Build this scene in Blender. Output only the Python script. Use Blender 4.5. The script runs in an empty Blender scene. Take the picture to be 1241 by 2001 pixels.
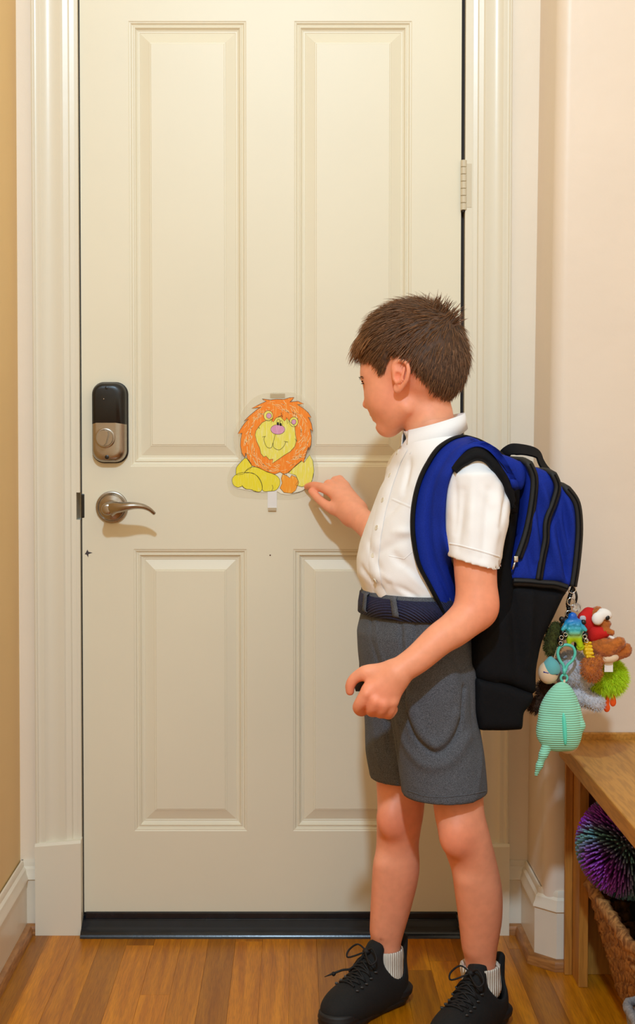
import bpy, bmesh, math, random
import numpy as np
from mathutils import Vector, Matrix
from mathutils.bvhtree import BVHTree
from mathutils.geometry import tessellate_polygon

random.seed(7); RNG = np.random.default_rng(7)
SC = bpy.context.scene
COL = SC.collection

# ------------------------------------------------------------------ camera
IW, IH = 1241, 2001
FPX = 2739.0                      # focal length in pixels of the 1241x2001 frame
CAM_D, CAM_H, PITCH = 3.0, 1.084, math.radians(2.0)
CX, HORIZ = 575.0, 840.0
CY = HORIZ + FPX * math.tan(PITCH)
cam_data = bpy.data.cameras.new('camera')
cam = bpy.data.objects.new('camera', cam_data); COL.objects.link(cam)
cam.location = (0, -CAM_D, CAM_H)
cam.rotation_euler = (math.pi / 2 - PITCH, 0, 0)
cam_data.sensor_fit = 'AUTO'; cam_data.sensor_width = 36.0
cam_data.lens = FPX / IH * 36.0
cam_data.shift_x = (IW / 2 - CX) / IH
cam_data.shift_y = -(IH / 2 - CY) / IH
cam_data.clip_start = 0.05
SC.camera = cam

# ------------------------------------------------------------------ light
world = bpy.data.worlds.new('world'); SC.world = world
world.use_nodes = True
wb = world.node_tree.nodes['Background']
wb.inputs['Color'].default_value = (0.94, 0.80, 0.56, 1); wb.inputs['Strength'].default_value = 1.04

def area_lamp(name, loc, target, size, power, color):
    d = bpy.data.lights.new(name, 'AREA'); d.shape = 'DISK'; d.size = size
    d.energy = power; d.color = color
    o = bpy.data.objects.new(name, d); COL.objects.link(o); o.location = loc
    o.rotation_euler = (Vector(target) - Vector(loc)).to_track_quat('-Z', 'Y').to_euler()
    return o
area_lamp('ceiling_lamp', (-0.06, -3.25, 3.05), (0.0, -0.2, 0.9), 0.16, 64.0, (0.59, 0.84, 1.06))

SC.view_settings.view_transform = 'Standard'; SC.view_settings.look = 'None'
SC.view_settings.gamma = 1.0; SC.view_settings.use_curve_mapping = False
SC.view_settings.exposure = 0.0

# ------------------------------------------------------------------ helpers
_cp, _sp = math.cos(PITCH), math.sin(PITCH)
def P(px, py, Y):
    """World point that lies at depth Y on the sight line of a photograph pixel."""
    a = (px - CX) / FPX; b = (CY - py) / FPX
    dy = _cp + b * _sp
    t = (Y + CAM_D) / dy
    return Vector((a * t, Y, CAM_H + t * (-_sp + b * _cp)))
def S(Y): return (Y + CAM_D) / FPX
def PF(px, py):
    a = (px - CX) / FPX; b = (CY - py) / FPX
    t = CAM_H / (_sp - b * _cp)
    return Vector((a * t, -CAM_D + t * (_cp + b * _sp), 0.0))
def ray(px, py):
    a = (px - CX) / FPX; b = (CY - py) / FPX
    return Vector((0, -CAM_D, CAM_H)), Vector((a, _cp + b * _sp, -_sp + b * _cp)).normalized()

def lin(c):
    def f(v):
        v /= 255.0
        return v / 12.92 if v <= 0.04045 else ((v + 0.055) / 1.055) ** 2.4
    return (f(c[0]), f(c[1]), f(c[2]), 1.0)

def mat(name, rgb, rough=0.6, metal=0.0, var=0.0, scale=20.0, stretch=(1, 1, 1), bump=0.0, bscale=200.0,
        rgb2=None, sss=0.0, coat=0.0, spec=0.5, attr=None, sheen=0.0, trans=0.0, alpha=1.0, objrand=0.0, detail=4.0):
    m = bpy.data.materials.new(name); m.use_nodes = True
    nt = m.node_tree; N = nt.nodes; L = nt.links
    b = N['Principled BSDF']
    b.inputs['Roughness'].default_value = rough; b.inputs['Metallic'].default_value = metal
    b.inputs['Specular IOR Level'].default_value = spec
    b.inputs['Coat Weight'].default_value = coat
    b.inputs['Sheen Weight'].default_value = sheen
    b.inputs['Transmission Weight'].default_value = trans
    b.inputs['Alpha'].default_value = alpha
    if sss:
        b.inputs['Subsurface Weight'].default_value = sss
        b.inputs['Subsurface Radius'].default_value = (0.012, 0.004, 0.002)
        b.inputs['Subsurface Scale'].default_value = 0.6
    col = lin(rgb)
    b.inputs['Base Color'].default_value = col
    tc = N.new('ShaderNodeTexCoord'); mp = N.new('ShaderNodeMapping'); L.new(tc.outputs['Object'], mp.inputs['Vector'])
    mp.inputs['Scale'].default_value = stretch
    src = None
    if var > 0 or rgb2:
        n = N.new('ShaderNodeTexNoise'); n.inputs['Scale'].default_value = scale; n.inputs['Detail'].default_value = detail
        L.new(mp.outputs['Vector'], n.inputs['Vector'])
        r = N.new('ShaderNodeValToRGB')
        c2 = lin(rgb2) if rgb2 else tuple(v * (1 - var) for v in col[:3]) + (1,)
        c1 = col if rgb2 else tuple(min(1, v * (1 + var * 0.5)) for v in col[:3]) + (1,)
        r.color_ramp.elements[0].position = 0.36; r.color_ramp.elements[1].position = 0.64
        r.color_ramp.elements[0].color = c2; r.color_ramp.elements[1].color = c1
        L.new(n.outputs['Fac'], r.inputs['Fac']); src = r.outputs['Color']
    if attr:
        at = N.new('ShaderNodeAttribute'); at.attribute_name = attr
        if src is None: src = at.outputs['Color']
        else:
            mx = N.new('ShaderNodeMix'); mx.data_type = 'RGBA'; mx.blend_type = 'MULTIPLY'; mx.inputs['Factor'].default_value = 1
            L.new(src, mx.inputs['A']); L.new(at.outputs['Color'], mx.inputs['B']); src = mx.outputs['Result']
    if objrand:
        oi = N.new('ShaderNodeObjectInfo'); hs = N.new('ShaderNodeHueSaturation')
        mr = N.new('ShaderNodeMapRange'); mr.inputs['To Min'].default_value = 1 - objrand; mr.inputs['To Max'].default_value = 1 + objrand
        L.new(oi.outputs['Random'], mr.inputs['Value']); L.new(mr.outputs['Result'], hs.inputs['Value'])
        if src is None: hs.inputs['Color'].default_value = col
        else: L.new(src, hs.inputs['Color'])
        src = hs.outputs['Color']
    if src is not None: L.new(src, b.inputs['Base Color'])
    if bump > 0:
        n2 = N.new('ShaderNodeTexNoise'); n2.inputs['Scale'].default_value = bscale; n2.inputs['Detail'].default_value = 3
        L.new(mp.outputs['Vector'], n2.inputs['Vector'])
        bp = N.new('ShaderNodeBump'); bp.inputs['Strength'].default_value = bump; bp.inputs['Distance'].default_value = 0.002
        L.new(n2.outputs['Fac'], bp.inputs['Height']); L.new(bp.outputs['Normal'], b.inputs['Normal'])
    return m

def add_wave_bump(m, scale, direction='Z', strength=0.5, distance=0.002, dist=0.0):
    N = m.node_tree.nodes; L = m.node_tree.links; b = N['Principled BSDF']
    tc = N.new('ShaderNodeTexCoord'); w = N.new('ShaderNodeTexWave'); w.bands_direction = direction
    w.inputs['Scale'].default_value = scale; w.inputs['Distortion'].default_value = dist
    L.new(tc.outputs['Object'], w.inputs['Vector'])
    bp = N.new('ShaderNodeBump'); bp.inputs['Strength'].default_value = strength; bp.inputs['Distance'].default_value = distance
    if b.inputs['Normal'].links: L.new(b.inputs['Normal'].links[0].from_socket, bp.inputs['Normal'])
    L.new(w.outputs['Fac'], bp.inputs['Height']); L.new(bp.outputs['Normal'], b.inputs['Normal'])
    return w

def mesh_obj(name, verts, faces, m, parent=None, smooth=True, loc=None):
    me = bpy.data.meshes.new(name)
    me.from_pydata([tuple(map(float, v)) for v in verts], [], [tuple(map(int, f)) for f in faces])
    if m is not None:
        for mm in (m if isinstance(m, (list, tuple)) else [m]): me.materials.append(mm)
    if smooth: me.polygons.foreach_set('use_smooth', [True] * len(me.polygons))
    me.update()
    o = bpy.data.objects.new(name, me); COL.objects.link(o)
    if parent: o.parent = parent
    if loc is not None: o.location = loc
    return o

def tag(o, label, cat=None, group=None, kind=None):
    if label: o['label'] = label
    if cat: o['category'] = cat
    if group: o['group'] = group
    if kind: o['kind'] = kind
    return o
def thing(name, label, cat, loc=(0, 0, 0), group=None, kind=None):
    o = bpy.data.objects.new(name, None); COL.objects.link(o); o.location = loc
    o.empty_display_size = 0.05
    return tag(o, label, cat, group, kind)

class MB:
    """Collects shapes into one mesh."""
    def __init__(s): s.v = []; s.f = []; s.mi = []; s.m = 0
    def add(s, V, F):
        o = len(s.v); s.v += [tuple(map(float, q)) for q in V]; s.f += [tuple(int(i) + o for i in q) for q in F]
        s.mi += [s.m] * len(F); return s
    def box(s, x0, x1, y0, y1, z0, z1, bev=0.0):
        if bev <= 0:
            V = [(x, y, z) for x in (x0, x1) for y in (y0, y1) for z in (z0, z1)]
            F = [(0, 1, 3, 2), (4, 6, 7, 5), (0, 4, 5, 1), (2, 3, 7, 6), (0, 2, 6, 4), (1, 5, 7, 3)]
            return s.add(V, F)
        bm = bmesh.new(); bmesh.ops.create_cube(bm, size=1)
        for v in bm.verts: v.co = Vector(((x0 + x1) / 2 + v.co.x * (x1 - x0), (y0 + y1) / 2 + v.co.y * (y1 - y0), (z0 + z1) / 2 + v.co.z * (z1 - z0)))
        bmesh.ops.bevel(bm, geom=bm.edges[:] , offset=bev, segments=2, affect='EDGES', profile=0.6)
        bm.verts.index_update()
        V = [v.co[:] for v in bm.verts]; F = [[v.index for v in f.verts] for f in bm.faces]; bm.free()
        return s.add(V, F)
    def tube(s, pts, r, n=8, cap=True, flat=1.0, up=None):
        pts = [Vector(p) for p in pts]; k = len(pts)
        rs = r if isinstance(r, (list, tuple, np.ndarray)) else [r] * k
        V = []; F = []
        prev = None
        for i, p in enumerate(pts):
            t = (pts[min(i + 1, k - 1)] - pts[max(i - 1, 0)])
            if t.length < 1e-9: t = Vector((0, 0, 1))
            t.normalize()
            if prev is None:
                a = Vector(up) if up else (Vector((0, 0, 1)) if abs(t.z) < 0.9 else Vector((1, 0, 0)))
                u = (a - t * a.dot(t)).normalized()
            else:
                u = prev - t * prev.dot(t)
                u = u.normalized() if u.length > 1e-6 else prev
            prev = u; w = t.cross(u)
            for j in range(n):
                th = 2 * math.pi * j / n
                V.append(p + (u * math.cos(th) * flat + w * math.sin(th)) * rs[i])
        for i in range(k - 1):
            for j in range(n):
                F.append((i * n + j, i * n + (j + 1) % n, (i + 1) * n + (j + 1) % n, (i + 1) * n + j))
        if cap:
            F.append(tuple(range(n - 1, -1, -1))); F.append(tuple((k - 1) * n + j for j in range(n)))
        return s.add(V, F)
    def lathe(s, prof, c=(0, 0, 0), axis='z', n=32, sx=1.0):
        """prof: (radius, height) pairs."""
        V = []; F = []; k = len(prof)
        for r, h in prof:
            for j in range(n):
                th = 2 * math.pi * j / n; a, b = r * math.cos(th) * sx, r * math.sin(th)
                V.append({'z': (a, b, h), 'y': (a, -h, b), 'x': (h, a, b)}[axis])
        V = [(v[0] + c[0], v[1] + c[1], v[2] + c[2]) for v in V]
        for i in range(k - 1):
            for j in range(n):
                q = (i * n + j, i * n + (j + 1) % n, (i + 1) * n + (j + 1) % n, (i + 1) * n + j)
                F.append(q)
        F.append(tuple((k - 1) * n + j for j in range(n)))
        F.append(tuple(range(n - 1, -1, -1)))
        return s.add(V, F)
    def prism(s, poly, fn, t0, t1):
        """poly in 2-D, fn(u, v, t) -> point: a solid plate."""
        n = len(poly)
        V = [fn(u, v, t0) for u, v in poly] + [fn(u, v, t1) for u, v in poly]
        tr = tessellate_polygon([[Vector((u, v, 0)) for u, v in poly]])
        F = [tuple(t) for t in tr] + [tuple(i + n for i in reversed(t)) for t in tr]
        F += [(i, (i + 1) % n, (i + 1) % n + n, i + n) for i in range(n)]
        return s.add(V, F)
    def sphere(s, c, r, nu=16, nv=10):
        r = (r, r, r) if not isinstance(r, (tuple, list)) else r
        V = []; F = []
        for i in range(nv + 1):
            ph = math.pi * i / nv
            for j in range(nu):
                th = 2 * math.pi * j / nu
                V.append((c[0] + r[0] * math.sin(ph) * math.cos(th), c[1] + r[1] * math.sin(ph) * math.sin(th), c[2] + r[2] * math.cos(ph)))
        for i in range(nv):
            for j in range(nu):
                F.append((i * nu + j, (i + 1) * nu + j, (i + 1) * nu + (j + 1) % nu, i * nu + (j + 1) % nu))
        return s.add(V, F)
    def build(s, name, m, parent=None, smooth=True, weld=False, auto=None):
        o = mesh_obj(name, s.v, s.f, m, parent, smooth)
        if any(s.mi): o.data.polygons.foreach_set('material_index', s.mi)
        bm = bmesh.new(); bm.from_mesh(o.data)
        if weld: bmesh.ops.remove_doubles(bm, verts=bm.verts, dist=1e-6)
        bmesh.ops.recalc_face_normals(bm, faces=bm.faces)
        bm.to_mesh(o.data); bm.free()
        if auto is not None: o.data.set_sharp_from_angle(angle=math.radians(auto))
        return o

def catmull(pts, n=8, closed=False):
    pts = [Vector(p) for p in pts]; out = []; k = len(pts)
    for i in range(k if closed else k - 1):
        if closed: p0, p1, p2, p3 = pts[i - 1], pts[i], pts[(i + 1) % k], pts[(i + 2) % k]
        else: p0, p1, p2, p3 = pts[max(i - 1, 0)], pts[i], pts[i + 1], pts[min(i + 2, k - 1)]
        for j in range(n):
            t = j / n
            out.append(0.5 * ((2 * p1) + (p2 - p0) * t + (2 * p0 - 5 * p1 + 4 * p2 - p3) * t * t + (3 * p1 - p0 - 3 * p2 + p3) * t ** 3))
    if not closed: out.append(pts[-1])
    return out

# ---- organic shapes: a signed distance grid turned into one smooth quad mesh
class SDF:
    def __init__(s, lo, hi, h):
        s.lo = np.array(lo, float); s.h = h
        n = np.ceil((np.array(hi, float) - s.lo) / h).astype(int) + 1
        s.F = np.full(tuple(n), 0.3, np.float32)
        s.ax = [(s.lo[i] + h * np.arange(n[i])).astype(np.float32) for i in range(3)]
    def blk(s, lo, hi, m):
        sl = []
        for i in range(3):
            a = int(max(0, math.floor((lo[i] - m - s.lo[i]) / s.h))); b = int(min(s.F.shape[i], math.ceil((hi[i] + m - s.lo[i]) / s.h) + 1))
            if b <= a: return None
            sl.append(slice(a, b))
        sl = tuple(sl)
        return sl, s.ax[0][sl[0]][:, None, None], s.ax[1][sl[1]][None, :, None], s.ax[2][sl[2]][None, None, :]
    def op(s, fn, lo, hi, k=0.01, sub=False):
        B = s.blk(lo, hi, 2 * k + 4 * s.h)
        if B is None: return s
        sl, X, Y, Z = B
        d = fn(X, Y, Z); f = s.F[sl]
        if sub:
            d = -d; hh = np.maximum(k - np.abs(f - d), 0) / max(k, 1e-9)
            s.F[sl] = np.maximum(f, d) + hh * hh * k * 0.25
        else:
            hh = np.maximum(k - np.abs(f - d), 0) / max(k, 1e-9)
            s.F[sl] = np.minimum(f, d) - hh * hh * k * 0.25
        return s
    def cone(s, a, b, ra, rb, k=0.01, sub=False):
        a = np.array(a, float); b = np.array(b, float); R = max(ra, rb)
        ba = b - a; l2 = float(ba @ ba) + 1e-12
        def fn(X, Y, Z):
            t = np.clip(((X - a[0]) * ba[0] + (Y - a[1]) * ba[1] + (Z - a[2]) * ba[2]) / l2, 0, 1)
            dx = X - a[0] - t * ba[0]; dy = Y - a[1] - t * ba[1]; dz = Z - a[2] - t * ba[2]
            return np.sqrt(dx * dx + dy * dy + dz * dz) - (ra + (rb - ra) * t)
        return s.op(fn, np.minimum(a, b) - R, np.maximum(a, b) + R, k, sub)
    def chain(s, pts, rs, k=0.01, n=5, sub=False):
        """one smooth limb through joints of given radii"""
        pts = [Vector(p) for p in pts]; C = catmull(pts, n) if len(pts) > 2 else pts
        rr_ = [v.x for v in catmull([Vector((r, 0, 0)) for r in rs], n)] if len(pts) > 2 else rs
        C = np.array([list(c) for c in C]); R = max(rr_)
        def fn(X, Y, Z):
            D = None
            for i in range(len(C) - 1):
                a, b = C[i], C[i + 1]; ba = b - a; l2 = float(ba @ ba) + 1e-12
                t = np.clip(((X - a[0]) * ba[0] + (Y - a[1]) * ba[1] + (Z - a[2]) * ba[2]) / l2, 0, 1)
                dx = X - a[0] - t * ba[0]; dy = Y - a[1] - t * ba[1]; dz = Z - a[2] - t * ba[2]
                d = np.sqrt(dx * dx + dy * dy + dz * dz) - (rr_[i] + (rr_[i + 1] - rr_[i]) * t)
                D = d if D is None else np.minimum(D, d)
            return D
        return s.op(fn, C.min(0) - R, C.max(0) + R, k, sub)
    def ell(s, c, r, M=None, k=0.01, sub=False):
        c = np.array(c, float); r = np.array(r if hasattr(r, '__len__') else (r, r, r), float); R = r.max()
        A = np.eye(3) if M is None else np.array(M, float)      # rows: local axes in world space
        def fn(X, Y, Z):
            dx, dy, dz = X - c[0], Y - c[1], Z - c[2]
            q = [A[i, 0] * dx + A[i, 1] * dy + A[i, 2] * dz for i in range(3)]
            k0 = np.sqrt(sum((q[i] / r[i]) ** 2 for i in range(3))); k1 = np.sqrt(sum((q[i] / r[i] ** 2) ** 2 for i in range(3))) + 1e-9
            return k0 * (k0 - 1) / k1
        return s.op(fn, c - R, c + R, k, sub)
    def vloft(s, rows, k=0.01, e=2.0, sub=False):
        """rows: (z, cx, cy, a, b, yaw) ellipses; b along the facing axis, a across it."""
        rows = sorted(rows); R = np.array(rows, float)
        zz = np.linspace(R[0, 0], R[-1, 0], 200)
        T = np.stack([np.interp(zz, R[:, 0], R[:, i]) for i in range(1, 6)], 1)
        ker = np.hanning(15); ker /= ker.sum()
        Tp = np.pad(T, ((7, 7), (0, 0)), mode='edge'); T = np.stack([np.convolve(Tp[:, i], ker, 'valid') for i in range(5)], 1)
        lo = (float((R[:, 1] - np.maximum(R[:, 3], R[:, 4])).min()), float((R[:, 2] - np.maximum(R[:, 3], R[:, 4])).min()), R[0, 0])
        hi = (float((R[:, 1] + np.maximum(R[:, 3], R[:, 4])).max()), float((R[:, 2] + np.maximum(R[:, 3], R[:, 4])).max()), R[-1, 0])
        def fn(X, Y, Z):
            z = np.clip(Z, R[0, 0], R[-1, 0]); g = [np.interp(z.ravel(), zz, T[:, i]).reshape(z.shape).astype(np.float32) for i in range(5)]
            c, si = np.cos(g[4]), np.sin(g[4]); dx, dy = X - g[0], Y - g[1]
            f = -c * dx - si * dy; l = si * dx - c * dy
            q = (np.abs(f / g[3]) ** e + np.abs(l / g[2]) ** e) ** (1 / e)
            q2 = np.sqrt((f / g[3] ** 2) ** 2 + (l / g[2] ** 2) ** 2) + 1e-6
            d = np.where(q > 0.3, q * (q - 1) / np.maximum(q2, 1e-3), -0.7 * np.minimum(g[2], g[3]))
            dz = np.maximum(R[0, 0] - Z, Z - R[-1, 0])
            return np.maximum(d, dz)
        return s.op(fn, lo, hi, k, sub)
    def cut(s, p, n, k=0.0):
        """removes what lies on the side n points to"""
        p = np.array(p, float); n = np.array(n, float); n /= np.linalg.norm(n)
        X, Y, Z = s.ax[0][:, None, None], s.ax[1][None, :, None], s.ax[2][None, None, :]
        d = (X - p[0]) * n[0] + (Y - p[1]) * n[1] + (Z - p[2]) * n[2]
        if k > 0:
            hh = np.maximum(k - np.abs(s.F - d), 0) / k; s.F = np.maximum(s.F, d) + hh * hh * k * 0.25
        else: s.F = np.maximum(s.F, d)
        return s
    def mesh(s):
        F = s.F; h = s.h; shp = np.array(F.shape); Sg = F < 0
        cs = shp - 1; ids = []; pos = []; quads = []
        def cid(c): return (c[0] * cs[1] + c[1]) * cs[2] + c[2]
        for ax in range(3):
            a = [slice(None)] * 3; b = [slice(None)] * 3; a[ax] = slice(0, -1); b[ax] = slice(1, None)
            cr = np.nonzero(Sg[tuple(a)] != Sg[tuple(b)])
            I = np.array(cr)
            J = I.copy(); J[ax] += 1
            f0 = F[tuple(I)]; f1 = F[tuple(J)]; t = f0 / (f0 - f1)
            p = I.astype(float); p[ax] += t
            u, v = (ax + 1) % 3, (ax + 2) % 3
            ok = (I[u] > 0) & (I[v] > 0) & (I[u] < cs[u]) & (I[v] < cs[v])
            q = []
            for du, dv in ((-1, -1), (0, -1), (0, 0), (-1, 0)):
                C = I.copy(); C[u] += du; C[v] += dv
                C = C[:, ok]; ci = cid(C); ids.append(ci); pos.append(p[:, ok].T); q.append(ci)
            Q = np.stack(q, 1); fl = ~Sg[tuple(I)][ok]
            Q[fl] = Q[fl][:, ::-1]
            quads.append(Q)
        ids = np.concatenate(ids); pos = np.concatenate(pos); Q = np.concatenate(quads)
        u, inv = np.unique(ids, return_inverse=True); cnt = np.bincount(inv)
        V = np.stack([np.bincount(inv, pos[:, i]) / cnt for i in range(3)], 1) * h + s.lo
        Q = np.searchsorted(u, Q)
        return V, Q
def relax(V, Q, it=2, lam=0.5):
    E = np.concatenate([Q[:, [0, 1]], Q[:, [1, 2]], Q[:, [2, 3]], Q[:, [3, 0]]]); E = np.concatenate([E, E[:, ::-1]])
    n = len(V); deg = np.bincount(E[:, 0], minlength=n)
    for _ in range(it):
        A = np.stack([np.bincount(E[:, 0], V[E[:, 1], i], n) for i in range(3)], 1) / np.maximum(deg, 1)[:, None]
        V = V + lam * (A - V)
    return V
def vnormals(V, Q):
    n = np.cross(V[Q[:, 2]] - V[Q[:, 0]], V[Q[:, 3]] - V[Q[:, 1]])
    N = np.zeros_like(V)
    for j in range(4): N += np.stack([np.bincount(Q[:, j], n[:, i], len(V)) for i in range(3)], 1)
    return N / (np.linalg.norm(N, axis=1, keepdims=True) + 1e-12)
def creases(V, N, segs):
    """segs: (a, b, width, depth); folds pressed into (negative) or raised from a cloth."""
    D = np.zeros(len(V))
    for a, b, w, d in segs:
        a = np.array(a); b = np.array(b); ba = b - a
        t = np.clip((V - a) @ ba / (ba @ ba + 1e-12), 0, 1)
        r = np.linalg.norm(V - a - t[:, None] * ba, axis=1)
        D += d * np.exp(-(r / w) ** 2) * (0.35 + 0.65 * np.sin(np.pi * np.clip(t, 0.04, 0.96)))
    return V + N * D[:, None]
def snoise(V, freq, seed=0):
    r = np.random.default_rng(seed); out = np.zeros(len(V))
    for _ in range(6):
        k = r.normal(size=3); k *= freq * r.uniform(0.6, 1.5) / np.linalg.norm(k)
        out += np.sin(V @ k + r.uniform(0, 6.28))
    return out / 6
def set_color(o, C):
    a = o.data.color_attributes.new('tint', 'FLOAT_COLOR', 'POINT')
    a.data.foreach_set('color', np.concatenate([C, np.ones((len(C), 1))], 1).astype(np.float32).ravel())
def resample(pts, n):
    """n points evenly along a polyline"""
    p = np.array([list(q) for q in pts], float); d = np.r_[0, np.cumsum(np.linalg.norm(np.diff(p, axis=0), axis=1))]
    t = np.linspace(0, d[-1], n)
    return [Vector([np.interp(v, d, p[:, i]) for i in range(p.shape[1])]) for v in t]

# ================================================================== the setting
M_door = mat('door_paint', (235, 227, 203), rough=0.43, var=0.02, scale=3, bump=0.05, bscale=90)
M_trim = mat('trim_paint', (232, 224, 204), rough=0.30, bump=0.05, bscale=60)
M_wall = mat('wall_paint', (238, 220, 200), rough=0.42, var=0.025, scale=4, bump=0.28, bscale=38)
M_wall_l = mat('wall_paint_shaded', (238, 202, 138), rough=0.5, var=0.03, scale=3, bump=0.25, bscale=30)  # peach wall; its dimmer grazing light is put into this tan
M_base = mat('baseboard_paint', (236, 226, 208), rough=0.28, var=0.02, scale=14, bump=0.06, bscale=60)
M_dark = mat('weatherstrip_rubber', (38, 26, 20), rough=0.7)
M_sill = mat('sill_metal', (26, 29, 36), rough=0.22, metal=0.2, var=0.3, scale=40, bump=0.05, bscale=120)
M_nickel = mat('satin_nickel', (172, 162, 150), rough=0.27, metal=1.0, var=0.05, scale=60, stretch=(1, 1, 12))
M_black = mat('black_plastic', (18, 18, 18), rough=0.33, bump=0.08, bscale=900)
M_hinge = mat('painted_hinge', (214, 202, 176), rough=0.4)
M_oakshoe = mat('shoe_mould_oak', (176, 118, 62), rough=0.4, rgb2=(140, 88, 42), scale=30, stretch=(1, 1, 8))

def wood_mat(name, c1, c2, axis_scale, rough=0.3, objrand=0.22, gscale=26.0):
    m = bpy.data.materials.new(name); m.use_nodes = True
    N = m.node_tree.nodes; L = m.node_tree.links; b = N['Principled BSDF']
    tc = N.new('ShaderNodeTexCoord'); oi = N.new('ShaderNodeObjectInfo')
    ad = N.new('ShaderNodeVectorMath'); ad.operation = 'ADD'
    mu = N.new('ShaderNodeVectorMath'); mu.operation = 'SCALE'; mu.inputs[0].default_value = (31.0, 17.0, 9.0); L.new(oi.outputs['Random'], mu.inputs['Scale'])
    L.new(tc.outputs['Object'], ad.inputs[0]); L.new(mu.outputs['Vector'], ad.inputs[1])
    mp = N.new('ShaderNodeMapping'); mp.inputs['Scale'].default_value = axis_scale; L.new(ad.outputs['Vector'], mp.inputs['Vector'])
    n1 = N.new('ShaderNodeTexNoise'); n1.inputs['Scale'].default_value = gscale; n1.inputs['Detail'].default_value = 6; n1.inputs['Distortion'].default_value = 0.6; L.new(mp.outputs['Vector'], n1.inputs['Vector'])
    r = N.new('ShaderNodeValToRGB'); r.color_ramp.elements[0].position = 0.33; r.color_ramp.elements[1].position = 0.68
    r.color_ramp.elements[0].color = lin(c2); r.color_ramp.elements[1].color = lin(c1); L.new(n1.outputs['Fac'], r.inputs['Fac'])
    n2 = N.new('ShaderNodeTexNoise'); n2.inputs['Scale'].default_value = gscale * 9; n2.inputs['Detail'].default_value = 2; L.new(mp.outputs['Vector'], n2.inputs['Vector'])
    mx = N.new('ShaderNodeMix'); mx.data_type = 'RGBA'; mx.blend_type = 'MULTIPLY'; mx.inputs['Factor'].default_value = 0.35
    r2 = N.new('ShaderNodeValToRGB'); r2.color_ramp.elements[0].position = 0.4; r2.color_ramp.elements[1].position = 0.55
    r2.color_ramp.elements[0].color = (0.45, 0.4, 0.35, 1); L.new(n2.outputs['Fac'], r2.inputs['Fac'])
    L.new(r.outputs['Color'], mx.inputs['A']); L.new(r2.outputs['Color'], mx.inputs['B'])
    hs = N.new('ShaderNodeHueSaturation'); mr = N.new('ShaderNodeMapRange')
    mr.inputs['To Min'].default_value = 1 - objrand; mr.inputs['To Max'].default_value = 1 + objrand
    L.new(oi.outputs['Random'], mr.inputs['Value']); L.new(mr.outputs['Result'], hs.inputs['Value']); L.new(mx.outputs['Result'], hs.inputs['Color'])
    L.new(hs.outputs['Color'], b.inputs['Base Color']); b.inputs['Roughness'].default_value = rough; b.inputs['Specular IOR Level'].default_value = 0.35
    return m
M_floor = wood_mat('oak_floor', (204, 128, 12), (170, 98, 6), (1.0, 0.045, 1.0), rough=0.28, objrand=0.30, gscale=62)
M_bench = wood_mat('bench_maple', (208, 150, 70), (188, 130, 52), (1.0, 0.10, 1.0), rough=0.42, objrand=0.03, gscale=18)
M_bench_v = wood_mat('bench_maple_upright', (200, 140, 66), (178, 118, 46), (1.0, 1.0, 0.08), rough=0.45, objrand=0.03, gscale=18)
M_sub = mat('subfloor', (60, 36, 14), rough=0.9)

ZT = 2.62                                   # walls run up past the frame
XD0, XD1 = P(160, 900, 0).x, P(899, 900, 0).x       # door edges
XL = P(37, 900, 0).x                         # left wall plane
JX, JY = 0.512, -0.205                       # projecting wall: its side plane and its front plane
XR = 1.02

# ---- floor and planks
fl = mesh_obj('floor', [(XL - .1, 0.14, -0.012), (XR + .1, 0.14, -0.012), (XR + .1, -3.6, -0.012), (XL - .1, -3.6, -0.012)], [(0, 3, 2, 1)], M_sub, smooth=False)
tag(fl, 'warm brown oak strip floor in front of the door', None, None, 'structure')
PW = 0.0572
x = P(201, 1830, -0.03).x - 8 * PW
edges_px_starts = []
row = 0
meshes = {}
while x < XR:
    y = 0.03 - random.uniform(0.0, 0.9)
    ys = [0.03, y]
    if abs(x - P(270, 1965, -0.33).x) < PW * 0.6: ys = [0.03, -0.345]       # the short pale board whose end is in view
    while ys[-1] > -3.4: ys.append(ys[-1] - random.uniform(0.55, 1.3))
    for a, b in zip(ys[:-1], ys[1:]):
        L_ = a - b
        if L_ < 0.04: continue
        mb = MB(); hw = PW / 2 - 0.00012; hl = L_ / 2 - 0.00012
        mb.box(-hw, hw, -hl, hl, -0.012, 0.0, 0.00035)
        o = mb.build('plank', M_floor, fl, smooth=False)
        o.location = (x + PW / 2, (a + b) / 2, random.uniform(-0.0003, 0.0))
    x += PW; row += 1

# ---- profile extrusion along z (casings, walls)
def extr_z(prof, z0, z1, lean=0.0, mb=None):
    mb = mb or MB(); n = len(prof)
    V = [(p[0] + lean * (z0 - 1.0), p[1], z0) for p in prof] + [(p[0] + lean * (z1 - 1.0), p[1], z1) for p in prof]
    F = [(i, i + 1, n + i + 1, n + i) for i in range(n - 1)]
    return mb.add(V, F)

# left wall: a plane a little out of plumb, back wall strips, projecting wall with a rounded corner
wl = MB(); wl.add([(XL - 0.003, 0.0, 0), (XL - 0.003, -3.6, 0), (XL + 0.001, -3.6, ZT), (XL + 0.001, 0.0, ZT)], [(0, 1, 2, 3)])
tag(wl.build('wall_left', M_wall_l, smooth=False), 'peach wall, its shade painted in as tan, running towards the viewer beside the door', None, None, 'structure')
CL0, CL1 = P(69, 900, 0).x, P(150, 900, 0).x   # left casing
CR0, CR1 = P(921, 900, 0).x, P(994, 900, 0).x
wb_ = MB()
wb_.add([(XL - .01, 0, 0), (CL0 + .01, 0, 0), (CL0 + .01, 0, ZT), (XL - .01, 0, ZT)], [(0, 1, 2, 3)])
wb_.add([(CR1 - .01, 0, 0), (JX + .03, 0, 0), (JX + .03, 0, ZT), (CR1 - .01, 0, ZT)], [(0, 1, 2, 3)])
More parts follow.
